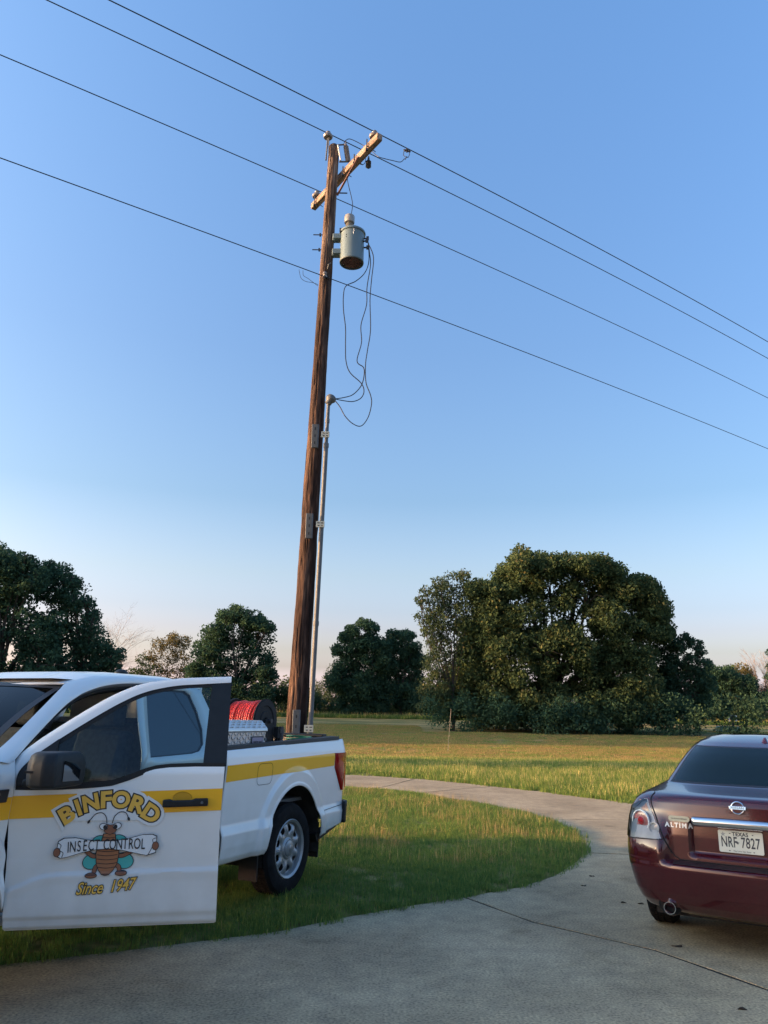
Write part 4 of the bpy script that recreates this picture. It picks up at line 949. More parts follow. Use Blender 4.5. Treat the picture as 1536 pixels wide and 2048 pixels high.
def star2(cx, cy, r): return [(cx + (r if k % 2 == 0 else r * .42) * math.sin(k * PI / 5), cy + (r if k % 2 == 0 else r * .42) * math.cos(k * PI / 5), .0042) for k in range(10)]
lp.add([(-.022 + x, -.006 + y, .0042) for x, y in ((0, .012), (.004, .004), (.013, .002), (.006, -.004), (.003, -.014), (-.004, -.006), (-.012, -.004), (-.003, .002))], [tuple(range(8))], Mpl)
for x, y in ((-.07, .055), (.085, .055), (-.08, -.064), (.085, -.064)): lp.box((x - .005, y - .003, .0036), (x + .005, y + .003, .0044), Mpl)
lp.build('plate_lettering', mat('plate_ink', (.04, .045, .06), .5), plate)
ss = MB(); ss.add(star2(-.118, .048, .019), [tuple(range(10))], Mpl); ss.build('plate_star', mat('star_grey', (.32, .33, .33), .5), plate)
# exhaust
ex = MB(); Me = Matrix.Translation((.20, .552, .292)) @ Matrix.Rotation(-PI / 2, 4, 'Y'); ex.lathe([(.036, -.3), (.036, .09), (.039, .10), (.044, .10), (.044, -.3)], 32, Me); ex.build('exhaust_tip', chrome, car, smooth=True)
ex = MB(); ex.lathe([(.0, .0), (.042, .0)], 24, Matrix.Translation((.24, .552, .292)) @ Matrix.Rotation(-PI / 2, 4, 'Y')); ex.build('exhaust_bore', black, car)
ec = MB(); ec.lathe([(.085, .0), (.078, .01), (.0, -.02)], 32, Matrix.Translation((rear_pt(.56, .305).x + .012, .56, .302)) @ Matrix.Rotation(-PI / 2 - .28, 4, 'Y')); ec.build('exhaust_cutout', black, car)
# underside and wheels
MB().box((.35, -.70, .20), (4.5, .70, .34)).build('underbody', black, car)
for x in (1.02, 3.80):
    for s in (1, -1):
        make_wheel(car, x, s * .775, .322, .322, s, .205, .21)
        MB().prism([(x + .37 * math.cos(a), .32 + .37 * math.sin(a)) for a in np.linspace(0, PI, 24)], s * .885, s * .893).build('arch_shadow_gap', black, car)
b_ = MB(); b_.grid(lambda u, v: (1.45 + .13 * u, -.12 + .055 * v, 1.478 + .034 * math.sin(PI * u) * math.sin(PI * v) + .03 * u), 14, 10); b_.build('roof_antenna_base', mat('antenna_red', (.09, .012, .016), .25, coat=1), car, smooth=True)
fl_ = MB(); fl_.box((4.70, -.60, .45), (4.80, .60, .70)); fl_.build('front_grille', black, car)
for s in (1, -1): MB().box((4.35, s * .62 - .14, .62), (4.62, s * .62 + .14, .76)).build('headlight', white_lens, car, bevel=.03)

# ================================================================== UTILITY POLE
pole = empty('utility_pole', (-1.13, 10.5, 0)); tag(pole, 'tall weathered wooden utility pole with a crossarm, rising behind the pickup', 'utility pole')
PB = Vector((-1.145, 10.5, 0)); PT = Vector((-.925, 10.5, 10.66)); loc0 = Vector((-1.13, 10.5, 0))
def pax(z): return PB.lerp(PT, z / 10.66)
def pr(z): return .143 - .00555 * z
pm = bpy.data.materials.new('pole_wood'); pm.use_nodes = True; n = pm.node_tree; b = n.nodes['Principled BSDF']; b.inputs['Roughness'].default_value = .9; b.inputs['Specular IOR Level'].default_value = .2
tc = n.nodes.new('ShaderNodeTexCoord')
c1, nz1 = noise_ramp(n, tc.outputs['Object'], 6, [(.30, (.014, .009, .008)), (.5, (.062, .036, .027)), (.72, (.18, .110, .076))], 8, (1.6, 1.6, .16))
c2, nz2 = noise_ramp(n, tc.outputs['Object'], 22, [(.36, (.35, .32, .32)), (.6, (1.15, 1.1, 1.1))], 6, (1.5, 1.5, .25))
c3 = mixc(n, c1, c2, .8, 'MULTIPLY')
# paler weathered wood high up
sx_ = n.nodes.new('ShaderNodeSeparateXYZ'); n.links.new(tc.outputs['Object'], sx_.inputs[0]); mr = n.nodes.new('ShaderNodeMapRange'); mr.inputs['From Min'].default_value = 7.2; mr.inputs['From Max'].default_value = 9.8; n.links.new(sx_.outputs['Z'], mr.inputs['Value'])
cg, _ = noise_ramp(n, tc.outputs['Object'], 7, [(.36, (.045, .032, .028)), (.5, (.15, .10, .075)), (.68, (.30, .235, .19))], 8, (2.2, 2.2, .30))
n.links.new(mixc(n, c3, cg, mr.outputs[0]), b.inputs['Base Color'])
bp = n.nodes.new('ShaderNodeBump'); bp.inputs['Strength'].default_value = .9; bp.inputs['Distance'].default_value = .02; n.links.new(nz2.outputs['Fac'], bp.inputs['Height']); n.links.new(bp.outputs[0], b.inputs['Normal'])
NS, NZ = 72, 560; vs = []
for j in range(NZ + 1):
    z = -.3 + (10.66 + .3) * j / NZ; c = pax(z) - loc0
    for i in range(NS):
        a = 2 * PI * i / NS; amp = .010 * (1 + .7 * sm(4, 0, z))
        d = noise.noise(Vector((math.cos(a) * 4.5, math.sin(a) * 4.5, z * 1.1))) * amp * .8 + noise.noise(Vector((math.cos(a) * 11, math.sin(a) * 11, z * 3.2))) * amp * .7
        k = abs(noise.noise(Vector((math.cos(a) * 6 + 9, math.sin(a) * 6, z * .25)))); d -= .012 * max(0, 1 - k / .05) 
        r_ = pr(z) + d; vs.append((c.x + r_ * math.cos(a), c.y + r_ * math.sin(a), c.z))
ps = MB().add(vs, [(j * NS + i, j * NS + (i + 1) % NS, (j + 1) * NS + (i + 1) % NS, (j + 1) * NS + i) for j in range(NZ) for i in range(NS)] + [tuple(NZ * NS + i for i in range(NS))]); ps.build('pole_shaft', pm, pole, smooth=True, auto=70)
AD = Vector((.565, -.825, 0)); WD = Vector((.825, .565, 0)); UPV = Vector((0, 0, 1))
ac = Vector((-.93, 10.5, 10.14)) + WD * .155 - loc0
MA = Matrix((AD, WD, UPV)).transposed().to_4x4(); MA.translation = ac
# crossarm: its length along the local z of a child object so the grain follows it
arm = MB().box((-.058, -.048, -.92), (.058, .048, 1.13)).build('crossarm', arm_wood, pole, bevel=.012)
Mz = Matrix((UPV, WD * -1, AD)).transposed().to_4x4(); Mz.translation = ac; arm.matrix_local = Mz
def A(u, w, z): return MA @ Vector((u, w, z))     # along arm, along wires, up
def pin_insulator(parent, base, h):
    i_ = MB(); i_.tube([base - Vector((0, 0, .12)), base + Vector((0, 0, h))], .011, 8); i_.build('insulator_pin', galv, parent, smooth=True)
    top = base + Vector((0, 0, h))
    MB().lathe([(.02, -.05), (.075, -.055), (.085, -.035), (.078, -.012), (.05, .0), (.055, .012), (.036, .03), (.042, .045), (.034, .058), (.001, .062)], 24, Matrix.Translation(top)).build('insulator', porcelain, parent, smooth=True)
    return top
t1 = pin_insulator(pole, A(.98, 0, .06), .08); t2 = pin_insulator(pole, A(-.80, 0, .06), .12)
# ridge pin on the pole top
rp = pax(10.4) - loc0 + Vector((-.115, -.06, 0))
MB().tube([rp + Vector((-.0, 0, -.05)), rp + Vector((.015, 0, .42))], .013, 8).tube([rp + Vector((.045, -.03, .0)), rp + Vector((.03, -.02, .40))], .009, 6).build('ridge_pin', galv, pole)
t3 = rp + Vector((.018, 0, .44)); MB().lathe([(.02, -.05), (.07, -.055), (.08, -.03), (.07, -.005), (.045, .005), (.05, .02), (.03, .035), (.038, .05), (.001, .06)], 24, Matrix.Translation(t3)).build('insulator', porcelain, pole, smooth=True)
# braces
MB().tube([A(.62, -.06, -.05), pax(9.72) - loc0 + Vector((.10, -.02, .0))], .020, 4).build('arm_brace', mat('brace_wood', (.20, .10, .08), .8, var=.3, scale=9), pole)
MB().tube([A(-.42, .0, -.05), pax(9.72) - loc0 + Vector((.02, .12, .0))], .018, 4).build('arm_brace', arm_wood, pole)
MB().tube([pax(9.78) - loc0 + Vector((-.1, .0, 0)), pax(9.78) - loc0 + Vector((.26, 0, 0))], .011, 6).build('through_bolt', steel_dark, pole)
for u in (.88, -.74, .52, .18):
    MB().tube([A(u, -.075, .09 if u > .6 or u < 0 else .06), A(u, -.07, -.11)], .010, 6).box((-.02, -.02, -.015), (.02, .02, .015), Matrix.Translation(A(u, -.07, -.10))).build('arm_bolt', steel_dark, pole)
    MB().tube([A(u, -.06, -.03), A(u, .09, -.06)], .007, 6).build('arm_stud', steel_dark, pole)
# cutout and arrester by the pole top
c0 = pax(10.5) - loc0
co = MB(); co.lathe([(.024, 0)] + [(r_, z) for k in range(9) for r_, z in ((.044, .02 + k * .033), (.028, .036 + k * .033))] + [(.026, .33), (.0, .335)], 18, Matrix.Translation(c0 + Vector((.245, -.06, -.17))) @ Matrix.Rotation(R(-9), 4, 'Y')); co.build('cutout_insulator', porcelain, pole, smooth=True)
MB().tube([c0 + Vector((.20, -.06, .16)), c0 + Vector((.06, -.08, .13))], .013, 8).tube([c0 + Vector((.25, -.06, -.17)), c0 + Vector((.10, -.09, -.20))], .014, 8).tube([c0 + Vector((.20, -.06, .16)), c0 + Vector((.19, -.06, .23))], .012, 6).build('cutout_bracket', galv, pole)
MB().tube([c0 + Vector((.07, -.09, .12)), c0 + Vector((.125, -.09, -.17))], .013, 10).build('fuse_tube', vinyl_white, pole)
MB().lathe([(.012, -.10)] + [(r_, z) for k in range(4) for r_, z in ((.045, -.07 + k * .03), (.025, -.058 + k * .03))] + [(.02, .06), (.012, .12)], 16, Matrix.Translation(A(.62, .13, -.07))).build('arrester', steel_dark, pole, smooth=True)
# bolts through the pole
for z, x in ((9.0, -.21), (8.73, -.21)):
    p = pax(z) - loc0; MB().tube([p + Vector((x - .03, 0, 0)), p + Vector((.12, 0, 0))], .009, 6).box((-.012, -.02, -.02), (.012, .02, .02), Matrix.Translation(p + Vector((-.13, 0, 0)))).build('pole_bolt', steel_dark, pole)
p = pax(8.37) - loc0; MB().tube([p + Vector((.03, -.10, -.05)), p + Vector((.05, -.16, .0)), p + Vector((.08, -.12, .05))], .009, 6).build('service_hook', galv, pole)
# neutral spool bracket
p = pax(8.2) - loc0; MB().lathe([(.03, -.04), (.035, -.02), (.02, 0), (.035, .02), (.03, .04)], 14, Matrix.Translation(p + Vector((.0, -.135, 0)))).build('spool_insulator', porcelain, pole)

# transformer
tf = empty('transformer', (-.575, 10.44, 8.46)); tag(tf, 'grey cylindrical transformer tank bolted to the utility pole', 'transformer')
MB().lathe([(.0005, .035), (.165, .035), (.168, 0), (.186, 0), (.188, .012), (.186, .05), (.186, .50), (.190, .505)], 56).build('tank', tank_m, tf, smooth=True)
MB().lathe([(.190, .505), (.205, .508), (.208, .525), (.203, .54), (.17, .567), (.09, .592), (.0005, .60)], 56).build('tank_lid', tank_m, tf, smooth=True)
MB().lathe([(.185, .030), (.172, .002), (.172, -.004), (.187, -.002), (.190, .012)], 48).build('bottom_rim', mat('rim_shade', (.10, .12, .12), .6), tf, smooth=True)
MB().lathe([(.05, .59), (.045, .63)] + [(r_, z) for k in range(3) for r_, z in ((.060, .64 + k * .026), (.042, .652 + k * .026))] + [(.04, .72)], 24, Matrix.Translation((-.055, 0, 0))).build('bushing', bush_m, tf, smooth=True)
MB().lathe([(.045, .715), (.078, .72), (.082, .74), (.082, .83), (.076, .845), (.0005, .85)], 28, Matrix.Translation((-.055, 0, 0))).build('bushing_cap', bush_m, tf, smooth=True)
for z in (.40, .13): MB().box((-.30, -.07, z), (-.15, .07, z + .085)).box((-.31, -.045, z - .02), (-.27, .045, z + .10)).build('mount_bracket', tank_m, tf, bevel=.006)
for z, a in ((.42, -.18), (.35, -.35), (.27, -.1)):
    MB().tube([(.18 * math.cos(a), .18 * math.sin(a), z), (.245 * math.cos(a), .245 * math.sin(a), z)], .013, 8).box((-.02, -.015, -.03), (.02, .015, .03), Matrix.Translation((.245 * math.cos(a), .245 * math.sin(a), z))).build('terminal_lug', steel_dark, tf)
MB().box((-.2, -.10, .50), (-.165, -.06, .56)).build('lid_clamp', steel_dark, tf)
for z in (.36, .40): MB().lathe([(.0005, .006), (.008, .004), (.01, 0)], 10, Matrix.Translation((-.085, -.165, z)) @ Matrix.Rotation(PI / 2, 4, 'X')).build('tank_stud', steel_dark, tf)
MB().tube([(.03, -.185, .50), (.03, -.187, .45), (.022, -.187, .43), (.03, -.188, .40)], .005, 6).build('scratch_mark', vinyl_white, tf)
# bees under the tank
bb = MB()
for k in range(240):
    a = random.uniform(0, 2 * PI); q = math.sqrt(random.random()) * .150; x, y = q * math.cos(a), q * math.sin(a); z = .012 - .030 * (1 - (q / .155) ** 2) * random.uniform(.5, 1)
    M_ = Matrix.Translation((x, y, z)) @ Matrix.Rotation(random.uniform(0, PI), 4, 'Z') @ Matrix.Diagonal((1.7, 1, .9, 1)); bb.lathe([(.0005, -.010), (.009, -.005), (.011, .002), (.007, .008), (.0005, .010)], 6, M_)
bo = bb.build('bee_swarm', bee_m, None, smooth=True); bo.location = (-.575, 10.44, 8.46); tag(bo, 'brown cluster of honey bees clinging under the transformer tank', 'bees', kind='stuff')

# conduit riser
rs = empty('service_riser', (-.93, 10.38, 0)); tag(rs, 'galvanised conduit pipe with weatherhead clamped along the utility pole', 'conduit')
def RX(z): return float(np.interp(z, [0, 1.57, 6.1], [-.935, -.918, -.845])) + .93
def rpath(z0, z1, n=8): return [(RX(z0 + (z1 - z0) * i / n), .0, z0 + (z1 - z0) * i / n) for i in range(n + 1)]
MB().tube(rpath(-.1, 5.45), .033, 16).build('conduit_pipe', galv, rs, smooth=True)
MB().tube(rpath(5.40, 6.09), .026, 16).build('mast_pipe', galv, rs, smooth=True)
for z in (2.85, 5.42, 5.80): MB().tube([(RX(z - .03), 0, z - .03), (RX(z + .03), 0, z + .03)], .040 if z < 5.5 else .032, 16).build('coupling', galv, rs, smooth=True)
wh_ = MB(); wh_.lathe([(.030, -.06), (.048, -.05), (.052, -.01), (.075, .02), (.078, .05), (.06, .085), (.03, .10), (.0005, .104)], 20, Matrix.Translation((RX(6.1) + .015, -.01, 6.11)) @ Matrix.Rotation(R(28), 4, 'Y')); wh_.build('weatherhead', galv, rs, smooth=True)
for z, h in ((5.54, .36), (4.20, .36), (1.50, .42)):
    x = RX(z); px_ = pax(z).x + .93
    st_ = MB().box((px_ - .035, -.075, z - h / 2), (px_ + .065, -.035, z + h / 2), Matrix.Rotation(0, 4, 'Z')).build('channel_strut', galv, rs, bevel=.006)
    MB().box((px_ - .018, -.0775, z - h / 2 + .004), (px_ + .048, -.0745, z + h / 2 - .004)).build('strut_recess_shade', mat('strut_shade' + str(int(z)), (.07, .08, .085), .6), st_)  # flat strip for the channel's hollow, its shade put into the colour
    for q in (-.3, 0, .3): MB().box((px_ + .008, -.0785, z + q * h - .02), (px_ + .022, -.0770, z + q * h + .02)).build('strut_slot', seam_m, st_)
    zc = z + .03 if z > 2 else 1.475
    cl_ = MB().box((x - .075, -.060, zc - .045), (x + .045, -.045, zc + .045)).build('pipe_clamp', mat('clamp_zinc' + str(int(z)), (.62, .55, .42), .5, var=.1, scale=20), rs, bevel=.004)
    sl_ = MB()
    for dx, dz, w in ((-.055, .018, .03), (-.005, .018, .035), (-.05, -.02, .025), (-.002, -.02, .025)): sl_.box((x + dx, -.0625, zc + dz - .006), (x + dx + w, -.0605, zc + dz + .006))
    sl_.build('clamp_slot', seam_m, cl_)

# ---- lines
def line(name, A0, coef, s0, s1, r_, label, cat, group=None):
    c2_, c1_, c0_ = coef; pts = []
    for k in range(81):
        s = s0 + (s1 - s0) * k / 80; z = c0_ + c1_ * s + c2_ * s * s * (1 if abs(s) < 15 else .35 + .65 * 15 / abs(s)); pts.append((A0[0] + WD.x * s, A0[1] + WD.y * s, z))
    o = MB().tube(pts, r_, 6).build(name, wire_m, None, smooth=True); return tag(o, label, cat, group)
line('overhead_line', (-.269, 9.765), (-.00242, .01692, 10.33), -9, 45, .0085, 'uppermost overhead wire, fixed to the near end of the crossarm', 'power line', 'overhead wires')
line('overhead_line', (-1.01, 10.44), (-.00216, .0187, 10.86), -9, 48, .0085, 'second overhead wire from the top, over the ridge pin of the pole', 'power line', 'overhead wires')
line('overhead_line', (-1.275, 11.233), (-.00174, .01463, 10.405), -9, 48, .0085, 'third overhead wire from the top, fixed to the far end of the crossarm', 'power line', 'overhead wires')
line('overhead_line', (-.97, 10.36), (-.0013, .00957, 8.165), -9, 48, .0075, 'lowest overhead wire, passing the pole just under the transformer', 'power line', 'overhead wires')
def cable(name, pxs, y, r_, label, cat='cable', group=None, ends=None):
    pts = [at(px, py, y if not hasattr(y, '__len__') else y[i]) for i, (px, py) in enumerate(pxs)]
    o = MB().tube(pts_smooth(pts, 6), r_, 6).build(name, wire_m, None, smooth=True); return tag(o, label, cat, group)
G = 'loose service cables between transformer and conduit'
Y0, Y1 = 10.40, 10.34
cable('service_cable', [(736, 482), (738, 520), (730, 545), (712, 562), (692, 572), (687, 590), (687, 620), (691, 655), (691, 690), (692, 722), (700, 745), (722, 766), (728, 782), (722, 796), (706, 803), (685, 801), (666, 797)], Y0, .0075, 'leftmost of the three loose cables, kinked below the transformer bottom', group=G)
cable('service_cable', [(737, 486), (739, 505), (741, 530), (734, 575), (733, 610), (722, 650), (723, 685), (714, 722), (727, 735), (728, 752), (722, 772), (706, 789), (688, 795), (668, 798)], Y1, .0075, 'middle loose cable with a splice in it, hanging to the weatherhead', group=G)
cable('service_cable', [(737, 488), (747, 515), (743, 560), (740, 600), (741, 660), (735, 700), (731, 730), (732, 765), (741, 790), (743, 808), (736, 835), (722, 852), (705, 847), (690, 832), (680, 814), (670, 801)], Y0 - .12, .0075, 'rightmost loose cable, drooping lowest under the weatherhead', group=G)
cable('jumper_wire', [(697, 340), (695, 360), (703, 395), (705, 412), (701, 436)], [10.45, 10.42, 10.4, 10.4, 10.42], .006, 'thin wire dropping from the fuse cutout to the transformer bushing')
cable('jumper_wire', [(688, 293), (689, 284), (697, 278), (708, 281), (727, 291), (743, 302), (756, 313), (768, 317), (785, 321), (801, 324), (809, 317)], [10.4] * 5 + [10.3, 10.2, 10.2, 10.2, 10.2, 10.2], .006, 'curved jumper wire from the cutout to the hot line clamp')
cable('jumper_wire', [(718, 326), (722, 329), (728, 328), (731, 322), (731, 313)], [10.1] * 5, .005, 'short looped wire under the crossarm beside the arrester')
cable('ground_wire', [(598, 539), (602, 556), (612, 563), (624, 565), (636, 569)], [10.2] * 5, .0035, 'thin drooping wire left of the pole, upper of the two', group='thin bonding wires at the pole')
cable('ground_wire', [(606, 541), (607, 551), (616, 557), (636, 572)], [10.2] * 4, .0035, 'thin drooping wire left of the pole, lower of the two', group='thin bonding wires at the pole')
hc = empty('line_clamp', at(814, 301, 10.13)); tag(hc, 'metal hot line clamp gripping the uppermost wire right of the pole', 'clamp')
k_ = MB()
for dx, dz, r_ in ((-.03, .0, .020), (0, .015, .024), (.03, -.01, .020), (.0, -.02, .018), (.045, -.02, .015), (-.045, .012, .014)): k_.lathe([(.0005, -r_), (r_ * .8, -r_ * .6), (r_, 0), (r_ * .8, r_ * .6), (.0005, r_)], 8, Matrix.Translation((dx, 0, dz)) @ Matrix.Rotation(dx * 20, 4, 'X'))
k_.build('jaw', steel_dark, hc)
MB().tube([(-.05, 0, -.02), (-.055, 0, -.09), (-.02, 0, -.125), (.02, 0, -.13), (.04, 0, -.08), (.035, 0, -.02)], .006, 6).tube([(.0, 0, -.11), (-.03, 0, -.17)], .008, 6).build('bail', steel_dark, hc)

# marker rod, mailbox
p0 = Vector((3.12, 36.6, .02)); p1 = at(902, 1418, 36.6)
tag(MB().tube([p0 - Vector((0, 0, .1)), p1], .008, 6).build('marker_rod', mat('rod_tan', (.36, .31, .25), .6), None), 'thin pale marker rod standing alone in the mown field', 'marker rod')
mb = empty('mailbox', at(1468, 1470, 66)); mb.location.z = float(gz_far(66)); tag(mb, 'dark mailbox on a post beside the road, above the red car roof', 'mailbox')
MB().box((-.08, -.05, 0), (.08, .05, 1.0)).build('post', dark_plastic, mb)
MB().prism([(-.28, 1.0), (.28, 1.0), (.28, 1.22), (.18, 1.34), (0, 1.38), (-.18, 1.34), (-.28, 1.22)], -.25, .25).build('box', dark_plastic, mb)
MB().box((-.42, -.28, .75), (-.34, -.26, 1.35)).box((.10, -.28, .9), (.26, -.26, 1.35)).build('number_plate', vinyl_white, mb)
ub = MB().prism([(-.85, 0), (.85, 0), (.85, .45), (.7, .56), (-.7, .56), (-.85, .45)], -.4, .4).build('utility_box', mat('pale_green', (.08, .16, .12), .6), None); ub.location = at(1457, 1470, 64); ub.location.z = float(gz_far(64)); tag(ub, 'low green utility box on the verge beside the mailbox', 'utility box')
# litter: dark leaves and a stain on the slab
for k, (px, py) in enumerate([(1355, 1893), (1247, 1806), (1282, 1808), (1184, 1753), (1168, 1772), (1484, 2019)]):
    d = (px - 768) * camX - (py - 1024) * camU + FPX * cf_; P = Vector((0, 0, CAM_H)) + d * (-CAM_H / d.z)
    l = MB(); a0 = random.uniform(0, 3); r_ = .028 if k else .045
    l.add([(r_ * math.cos(t + a0) * (1 + .3 * math.sin(3 * t)), r_ * .5 * math.sin(t + a0), .006 + .006 * math.cos(2 * t)) for t in np.linspace(0, 2 * PI, 10, endpoint=False)], [tuple(range(10))]); o = l.build('fallen_leaf', mat('dead_leaf' + str(k), (.03, .02, .012), .8), None, solid=.002); o.location = P
    tag(o, ['largest dark dead leaf lying below the car rear', 'dead leaf on the slab left of the car tyre', 'dead leaf nearest the red car tyre', 'small dead leaf near the grass tip', 'tiny dead leaf between grass edge and car', 'dead leaf at the bottom right of the drive'][k], 'leaf', 'dead leaves on the drive')

# ================================================================== TREES
oak_leaf = leaf_mat('oak_leaf', (.048, .082, .042), (.108, .140, .060), (.20, .18, .08), .32)
dark_leaf = leaf_mat('dark_leaf', (.036, .078, .052), (.080, .135, .075), None, .32)
pale_leaf = leaf_mat('pale_leaf', (.050, .080, .045), (.105, .135, .068), (.18, .17, .085), .3)
straw_leaf = leaf_mat('straw_leaf', (.09, .085, .035), (.20, .16, .07), (.26, .20, .10), .35)
scrub_leaf = leaf_mat('scrub_leaf', (.034, .062, .034), (.085, .115, .050), (.16, .14, .06), .3)
def leaves_mesh(name, cen, size, tone, m, parent, rngl, aspect=.62):
    n_ = len(cen); nrm = rngl.normal(size=(n_, 3)); nrm /= np.linalg.norm(nrm, axis=1)[:, None]
    t = rngl.normal(size=(n_, 3)); t -= (t * nrm).sum(1)[:, None] * nrm; t /= np.linalg.norm(t, axis=1)[:, None]; bt = np.cross(nrm, t)
    L = (size * rngl.uniform(.45, 1.65, n_))[:, None]; W_ = L * aspect
    v = np.stack([cen - t * L * .5, cen + bt * W_ * .5 - t * L * .05, cen + t * L * .5 + nrm * L * .1, cen - bt * W_ * .5 - t * L * .05], 1).reshape(-1, 3)
    me = bpy.data.meshes.new(name); me.vertices.add(4 * n_); me.vertices.foreach_set('co', v.ravel().astype(np.float32))
    me.loops.add(4 * n_); me.loops.foreach_set('vertex_index', np.arange(4 * n_, dtype=np.int32)); me.polygons.add(n_)
    me.polygons.foreach_set('loop_start', np.arange(0, 4 * n_, 4, dtype=np.int32)); me.polygons.foreach_set('loop_total', np.full(n_, 4, np.int32)); me.update()
    at_ = me.attributes.new('tone', 'FLOAT', 'POINT'); at_.data.foreach_set('value', np.repeat(tone, 4).astype(np.float32))
    me.materials.append(m); o = bpy.data.objects.new(name, me); COL.objects.link(o); o.parent = parent; return o
def puffs_to_leaves(puffs, rngl, n_per, rag=1.0):
    C = []; Tn = []
    for (c, r_) in puffs:
        k = max(8, int(n_per * r_ * r_ * 1.9)); d = rngl.normal(size=(k, 3)); d /= np.linalg.norm(d, axis=1)[:, None]
        rad = r_ * (rngl.uniform(.25, 1, k) ** .45) * (1 + .25 * rag * rngl.normal(size=k).clip(-1, 1.5)); d[:, 2] *= .78
        C.append(c + d * rad[:, None]); Tn.append(np.clip(rngl.normal(.45, .22, k) + rngl.normal(0, .12), 0, 1))
    return np.concatenate(C), np.concatenate(Tn)
def tree(name, label, cat, lobes, Y, base, m, seed, leaf=.20, dens_=70, group=None, puff=.9, trunk_r=.3, fill=1.0, limbs=True, depth=.55, rag=.5):
    """lobes: (px, py, radius px) of the crown as seen; each gets a depth of its own"""
    rngl = np.random.default_rng(seed); rnd = random.Random(seed)
    bpnt = Vector(base); root = empty(name, bpnt); tag(root, label, cat, group)
    puffs = []; ctr = []
    pxm = sum(l[0] for l in lobes) / len(lobes); span = (max(l[0] + l[2] for l in lobes) - min(l[0] - l[2] for l in lobes)) * Y / FPX
    for (px, py, rp) in lobes:
        r_ = rp * Y / FPX
        nd = 1 if r_ < .25 * span * .5 else 1
        k = max(1, int(round(span * depth / (2 * r_)))) if r_ * 2 < span * depth else 1
        edge = abs(px - pxm) / max(1, (span * FPX / Y / 2)); dmax = span * depth * .5 * math.sqrt(max(.08, 1 - edge * edge))
        offs = [0.0] if k == 1 else [(-1 + 2 * (i + .5) / k) * dmax for i in range(k)]
        for of in offs:
            c = at(px, py, Y + of + rnd.uniform(-.15, .15) * r_) - bpnt; c *= 1.0; ctr.append((Vector(c), r_))
            npf = max(8, int(fill * 5.5 * (r_ / puff) ** 2) + 6)
            for _ in range(npf):
                d = rngl.normal(size=3); d /= np.linalg.norm(d); q = rngl.uniform(.45, 1.0) ** .6; pr_ = puff * rngl.uniform(.38, .95) * min(1, r_ / 1.3)
                pc = np.array(c) + d * (r_ * q - pr_ * .35) * np.array((1, 1, .92))
                if pc[2] > .3: puffs.append((pc, pr_))
    C, Tn = puffs_to_leaves(puffs, rngl, dens_, rag)
    keep = C[:, 2] > .05; leaves_mesh('crown', C[keep], leaf, Tn[keep], m, root, rngl)
    tb_ = MB(); hmid = min(c.z for c, _ in ctr) if ctr else 3
    fork = Vector((0, 0, max(1.0, .22 * max(c.z for c, _ in ctr))))
    if trunk_r: tb_.tube([(0, 0, -.3), fork * .5 + Vector((.1, .05, 0)), fork], [trunk_r * 1.25, trunk_r, trunk_r * .85], 9)
    if limbs:
        sel = ctr if len(ctr) < 20 else rnd.sample(ctr, 20)
        for c, r_ in sel:
            mid = fork.lerp(c, .5) + Vector((rnd.uniform(-.6, .6), rnd.uniform(-.6, .6), rnd.uniform(0, .8)))
            tb_.tube(pts_smooth([fork, mid, c, c + (c - mid) * .15], 3), [trunk_r * .34 * (1 - .096 * i) for i in range(10)], 5, False)
            for q in range(4):
                e = c + Vector((rnd.gauss(0, 1), rnd.gauss(0, 1), rnd.gauss(.2, 1))).normalized() * r_ * .9
                tb_.tube([c.lerp(mid, .3), c.lerp(e, .5) + Vector((0, 0, .1)), e], [trunk_r * .16, trunk_r * .10, trunk_r * .03], 4, False)
    tb_.build('trunk', trunk_m, root, smooth=True); return root
def bare_tree(name, label, base, H, spread, seed, m, r0=.12, lean=0, levels=5):
    rnd = random.Random(seed); b_ = MB(); root = empty(name, base); tag(root, label, 'bare tree')
    def grow(p, d, L, r_, lv):
        q = p + d * L * .5 + Vector((rnd.uniform(-.06, .06), rnd.uniform(-.06, .06), .02)) * L; e = p + d * L
        b_.tube([p, q, e], [r_, r_ * .82, r_ * .62], 5 if lv > 2 else 3, False)
        if lv == 0: return
        for _ in range(rnd.choice((2, 3, 3, 4)) if lv < 5 else 4):
            nd = (d + Vector((rnd.gauss(0, spread) + lean, rnd.gauss(0, spread), rnd.gauss(.12, spread * .5)))).normalized(); grow(e if rnd.random() < .6 else q, nd, L * rnd.uniform(.58, .85), r_ * .58, lv - 1)
    grow(Vector((0, 0, -.2)), Vector((.05, 0, 1)), H * .30, r0, levels); b_.build('branches', m, root, smooth=True); return root
def base_at(px, y): 
    p = at(px, 1430, y); return (p.x, y, float(gz_far(y)))

